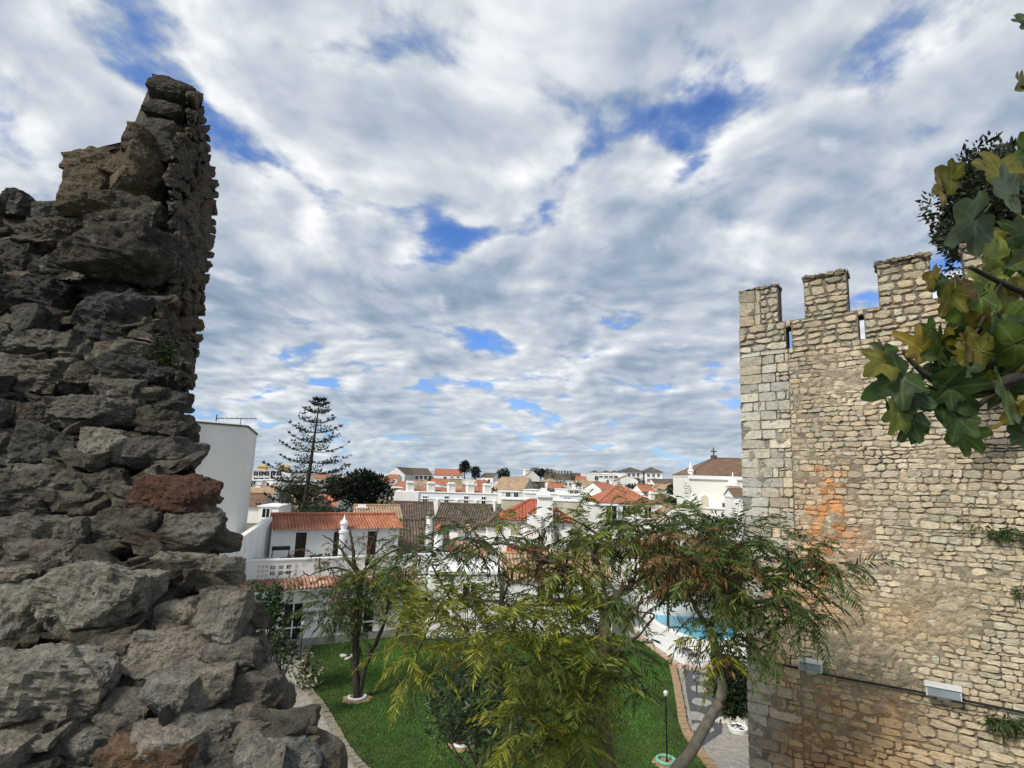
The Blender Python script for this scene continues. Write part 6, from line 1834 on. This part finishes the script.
flower_pot(dk_(630, 616), .22, .35, 'white pot of yellow flowers at the corner of the pool terrace', [(.5, .4, .03), (.05, .09, .02)], 60, 'white_paint', None, 1)
GR = [(.04, .075, .02), (.06, .09, .03)]
tz = Z_TERR + .002
for i, (x, m, lab, vv) in enumerate([(291, 'terracotta', 'red clay pot on the terrace nearest the drying rack', -.9), (313, 'white_paint', 'pale pot with a leafy plant between the first two terrace doors', -1.1),
                                     (319, 'terracotta', 'bright red pot on the terrace left of the chimney', -1.0), (328, 'terracotta', 'red pot with yellowing plant right beside the middle terrace door', -1.0)]):
    u = uof(x, 552, vv); flower_pot(HF(u, vv, tz + .55), .24, .38, lab, GR if i < 3 else [(.2, .16, .03), (.06, .09, .03)], 50, m, None, 20 + i)
# the low shelf that lifts the pots to parapet height, the drying rack and a bench
u0_, u1_ = uof(287, 552, -1), uof(334, 552, -1)
e = empty('plant_bench', HF((u0_ + u1_) / 2, -1, tz), 'long low white bench carrying the terrace flower pots', 'bench')
mb = MB(); mb.box(HF, u0_, u1_, -1.35, -.65, tz + .48, tz + .55); mb.build('top', M('white_paint'), e)
for k in range(4):
    mb = MB(); u = u0_ + .1 + (u1_ - u0_ - .2) * k / 3; mb.box(HF, u - .05, u + .05, -1.3, -.7, tz, tz + .478); mb.build('leg', M('white_paint'), e)
u = uof(281, 548, -1.5); e = empty('drying_rack', HF(u, -1.5, tz), 'dark metal folding rack standing on the terrace left of the doors', 'rack')
mb = MB()
for s in (-.45, .45): mb.tube([HF(u + s, -1.7, tz), HF(u + s, -1.5, tz + 1.75)], .03, 6); mb.tube([HF(u + s, -1.2, tz), HF(u + s, -1.45, tz + 1.4)], .025, 6)
mb.build('frame', M('iron'), e)
mb = MB(); mb.box(HF, u - .5, u + .5, -1.56, -1.50, tz + 1.55, tz + 1.78); mb.build('top_rail', M('iron'), e)
mb = MB(); mb.box(HF, u - .45, u + .45, -1.62, -1.56, tz + 1.1, tz + 1.14); mb.build('cross_bar', M('iron'), e)
u = uof(265, 553, -2.2); e = empty('terrace_table', HF(u, -2.2, tz), 'pale folding table with dark edge on the left end of the terrace', 'table')
mb = MB(); mb.box(HF, u - .8, u + .8, -2.6, -1.8, tz + 1.15, tz + 1.2); mb.build('table_top', M('galvanised'), e)
for s in (-.7, .7):
    for q in (-2.5, -1.9): mb = MB(); mb.tube([HF(u + s, q, tz), HF(u + s, q, tz + 1.148)], .03, 6); mb.build('leg', M('iron'), e)
e_ = None
antenna(322, 492, 50, float(P(322, 512, 50)[2]), 0, 'television aerial rising over the roof in front of the ficus', 1.3)


# ---------------------------------------------------------------- the fig tree close by on the right
FY = 1.62
fig_base = np.array([2.75, 1.9, 0.0])
fig = empty('fig_tree', fig_base, 'fig tree with large lobed green and yellowing leaves reaching in from the right', 'tree')
g = rng(61); mb = MB()
T1 = np.array([2.62, 1.85, 9.3])
mb.tube(smooth_line([fig_base, np.array([2.7, 1.9, 5]), np.array([2.7, 1.85, 8]), T1, np.array([2.75, 1.9, 10.6])], 5), np.linspace(.13, .05, 21), 10)
mb.build('trunk', M('bark'), fig, smooth=True)
mb = MB()
def fbranch(pts, r0, r1, root=True):
    w3 = ([T1] if root else []) + [P(x, y, FY + d) for x, y, d in pts]
    mb.tube(smooth_line(w3, 6), np.linspace(r0, r1, (len(w3) - 1) * 6 + 1), 7)
fbranch([(1085, 385, .1), (1024, 377, .02), (988, 388, 0), (970, 389, 0), (945, 383, -.02), (927, 375, -.04), (910, 360, -.05), (903, 350, -.05)], .022, .005)
fbranch([(1075, 320, .1), (1040, 300, .05), (1000, 282, 0), (970, 267, -.05)], .018, .006)
fbranch([(1024, 377, .02), (988, 398, 0), (973, 409, 0), (959, 406, -.01), (922, 406, -.03)], .010, .003, False)
fbranch([(1080, 220, .1), (1040, 205, .05), (1012, 195, .02), (985, 190, 0)], .016, .005)
fbranch([(1075, 110, .1), (1040, 90, .02), (1022, 86, 0)], .012, .004)
fbranch([(1000, 282, 0), (985, 315, 0), (972, 340, -.03)], .008, .003, False)
fbranch([(973, 409, 0), (975, 420, 0), (965, 428, 0)], .005, .003, False)
mb.build('branches', M('bark_dark'), fig, smooth=True)
fl = MB()
LOBES = [(0, 1.0, .38), (.88, .88, .34), (-.88, .88, .34), (1.75, .66, .40), (-1.75, .66, .40)]
def lobe_r(th, L):
    r = 0.46
    for a, l, w_ in L: r = max(r, .46 + (l - .46) * math.exp(-(abs((th - a + math.pi) % (2 * math.pi) - math.pi) / w_) ** 2.4))
    notch = abs((th - math.pi + math.pi) % (2 * math.pi) - math.pi); r *= 1
    dth = abs(abs(th) - math.pi)
    return r * (1 - .75 * math.exp(-(dth / .28) ** 2))
def fig_leaf(cx, cy, size, ang, kind, dY=0.0, pitch=None, seed=0):
    """a lobed leaf: centre pixel, length in pixels, direction of its tip in the picture plane (degrees, 0 right, 90 up)"""
    g = rng(seed); Y = FY + dY; c = P(cx, cy, Y); S = size * Y / FPX * .44
    a = R(ang); t = _r * math.cos(a) + _u * math.sin(a)
    out = -_f
    tilt = g.uniform(-.7, .7) if pitch is None else pitch
    roll_ = g.uniform(-.6, .6)
    t = t * math.cos(tilt) + out * math.sin(tilt); s = np.cross(t, out); s /= np.linalg.norm(s); nrm = np.cross(s, t)
    s, nrm = s * math.cos(roll_) + nrm * math.sin(roll_), nrm * math.cos(roll_) - s * math.sin(roll_)
    fold, curl = g.uniform(.2, .85), g.uniform(-.3, .8)
    L = [(a_ + g.normal(0, .05), l_ * g.uniform(.88, 1.08), w_ * g.uniform(.85, 1.2)) for a_, l_, w_ in LOBES]
    nT, nR = 80, 7
    V = [c - t * S * .30]; C = []
    pal = {'g': (.085, .13, .024), 'd': (.040, .072, .020), 'y': (.27, .205, .026), 'o': (.155, .15, .024), 'b': (.14, .085, .035), 'l': (.20, .24, .05), 's': (.085, .12, .055)}
    base = np.array(pal[kind]) * g.uniform(.8, 1.2); C.append(base * 1.6)
    for ir in range(1, nR + 1):
        for it in range(nT):
            th = -math.pi + 2 * math.pi * it / nT; rr = lobe_r(th, L) * ir / nR * (1 + .03 * math.sin(th * 23) * (ir == nR))
            x_, y_ = rr * math.cos(th), rr * math.sin(th)
            z_ = fold * abs(y_) * .6 - curl * rr * rr * .6 + .04 * math.sin(y_ * 11 + seed) * rr + .03 * math.sin(x_ * 9 + seed * 2)
            V.append(c - t * S * .30 + (t * x_ + s * y_) * S * 1.25 + nrm * z_ * S)
            vein = max(math.exp(-((abs((th - a_ + math.pi) % (2 * math.pi) - math.pi)) * rr / .022) ** 2) for a_, _, _ in L)
            n_ = float(vn(np.array([x_ * 5, y_ * 5, seed * 1.3])))
            edge = (ir / nR) ** 3
            cc = base * (1 + .3 * n_)
            if kind in 'yob': cc = cc * (1 - edge * .35) + np.array([.09, .05, .015]) * edge * .35
            C.append(cc * (1 - vein) + (base * 1.1 + np.array([.06, .065, .03])) * vein)
    F = [(0, 1 + it, 1 + (it + 1) % nT) for it in range(nT)]
    for ir in range(nR - 1):
        for it in range(nT):
            a0, a1 = 1 + ir * nT + it, 1 + ir * nT + (it + 1) % nT; F.append((a0, a0 + nT, a1 + nT, a1))
    fl.add(V, F, np.array(C))
    p0 = c - t * S * .30; fl.tube([p0, p0 - t * S * .35 + np.array([0, 0, -.004]), p0 - t * S * .75 + _f * .015], [.0035, .003, .003], 5, base * 1.2)
FIG = [(948, 176, 50, 165, 'o', -.02), (940, 190, 48, 195, 'y', -.03), (996, 168, 66, 100, 'o', .03), (1006, 192, 74, 172, 's', -.03), (966, 226, 92, 218, 's', -.05), (1016, 213, 50, 185, 'y', .0), (1021, 88, 46, 205, 'o', 0),
       (1026, 22, 42, 110, 'd', 0), (933, 278, 42, 175, 'y', -.04), (948, 298, 46, 250, 'o', -.03), (962, 290, 44, 265, 'b', -.02), (974, 302, 60, 225, 'g', .0), (998, 253, 54, 70, 'l', .02), (1003, 297, 56, 200, 'o', .03),
       (1006, 350, 74, 235, 'g', -.02), (1018, 322, 60, 300, 'g', .02), (970, 347, 42, 250, 'b', -.02), (976, 325, 48, 150, 'y', .02), (936, 350, 70, 200, 'g', -.02), (916, 345, 54, 140, 'y', -.05), (882, 364, 54, 205, 'o', -.06),
       (893, 382, 70, 215, 'd', -.05), (944, 364, 52, 215, 'd', .02), (910, 398, 50, 255, 'd', -.03), (948, 395, 78, 330, 'd', -.03), (968, 380, 50, 60, 'd', .02), (896, 418, 50, 250, 'l', -.04), (908, 424, 52, 238, 'd', -.02),
       (957, 424, 52, 250, 'd', -.02), (1004, 396, 82, 250, 'g', -.04), (1014, 416, 62, 290, 'y', .01), (988, 366, 58, 190, 'o', .04), (1002, 368, 54, 270, 'd', .05), (1018, 262, 54, 250, 'g', .03), (986, 280, 46, 280, 'l', .04),
       (1020, 235, 58, 200, 'd', .05), (990, 235, 44, 240, 'o', .06), (1024, 290, 60, 200, 'o', .05), (1026, 375, 64, 250, 'g', .05), (960, 318, 40, 240, 'g', .05), (985, 340, 52, 220, 'd', .07), (1020, 180, 60, 150, 'd', .06),
       (925, 372, 46, 250, 'd', .01), (1028, 420, 60, 250, 'd', .05), (985, 300, 44, 200, 'b', .08), (1015, 340, 60, 190, 'o', .08), (950, 342, 40, 230, 'y', .03), (1030, 150, 60, 140, 'g', .05)]
g = rng(62)
for x_, y_, *_q in list(FIG)[10:]:
    if g.random() < .85: FIG.append((x_ + g.normal(0, 14), y_ + g.normal(0, 12), g.uniform(34, 56), g.uniform(150, 330), 'dgddgod'[g.integers(7)], g.uniform(-.05, .09)))
for i, a in enumerate(FIG): fig_leaf(*a, seed=200 + i)
fl.build('foliage', M('fig_leaf'), fig, smooth=True)
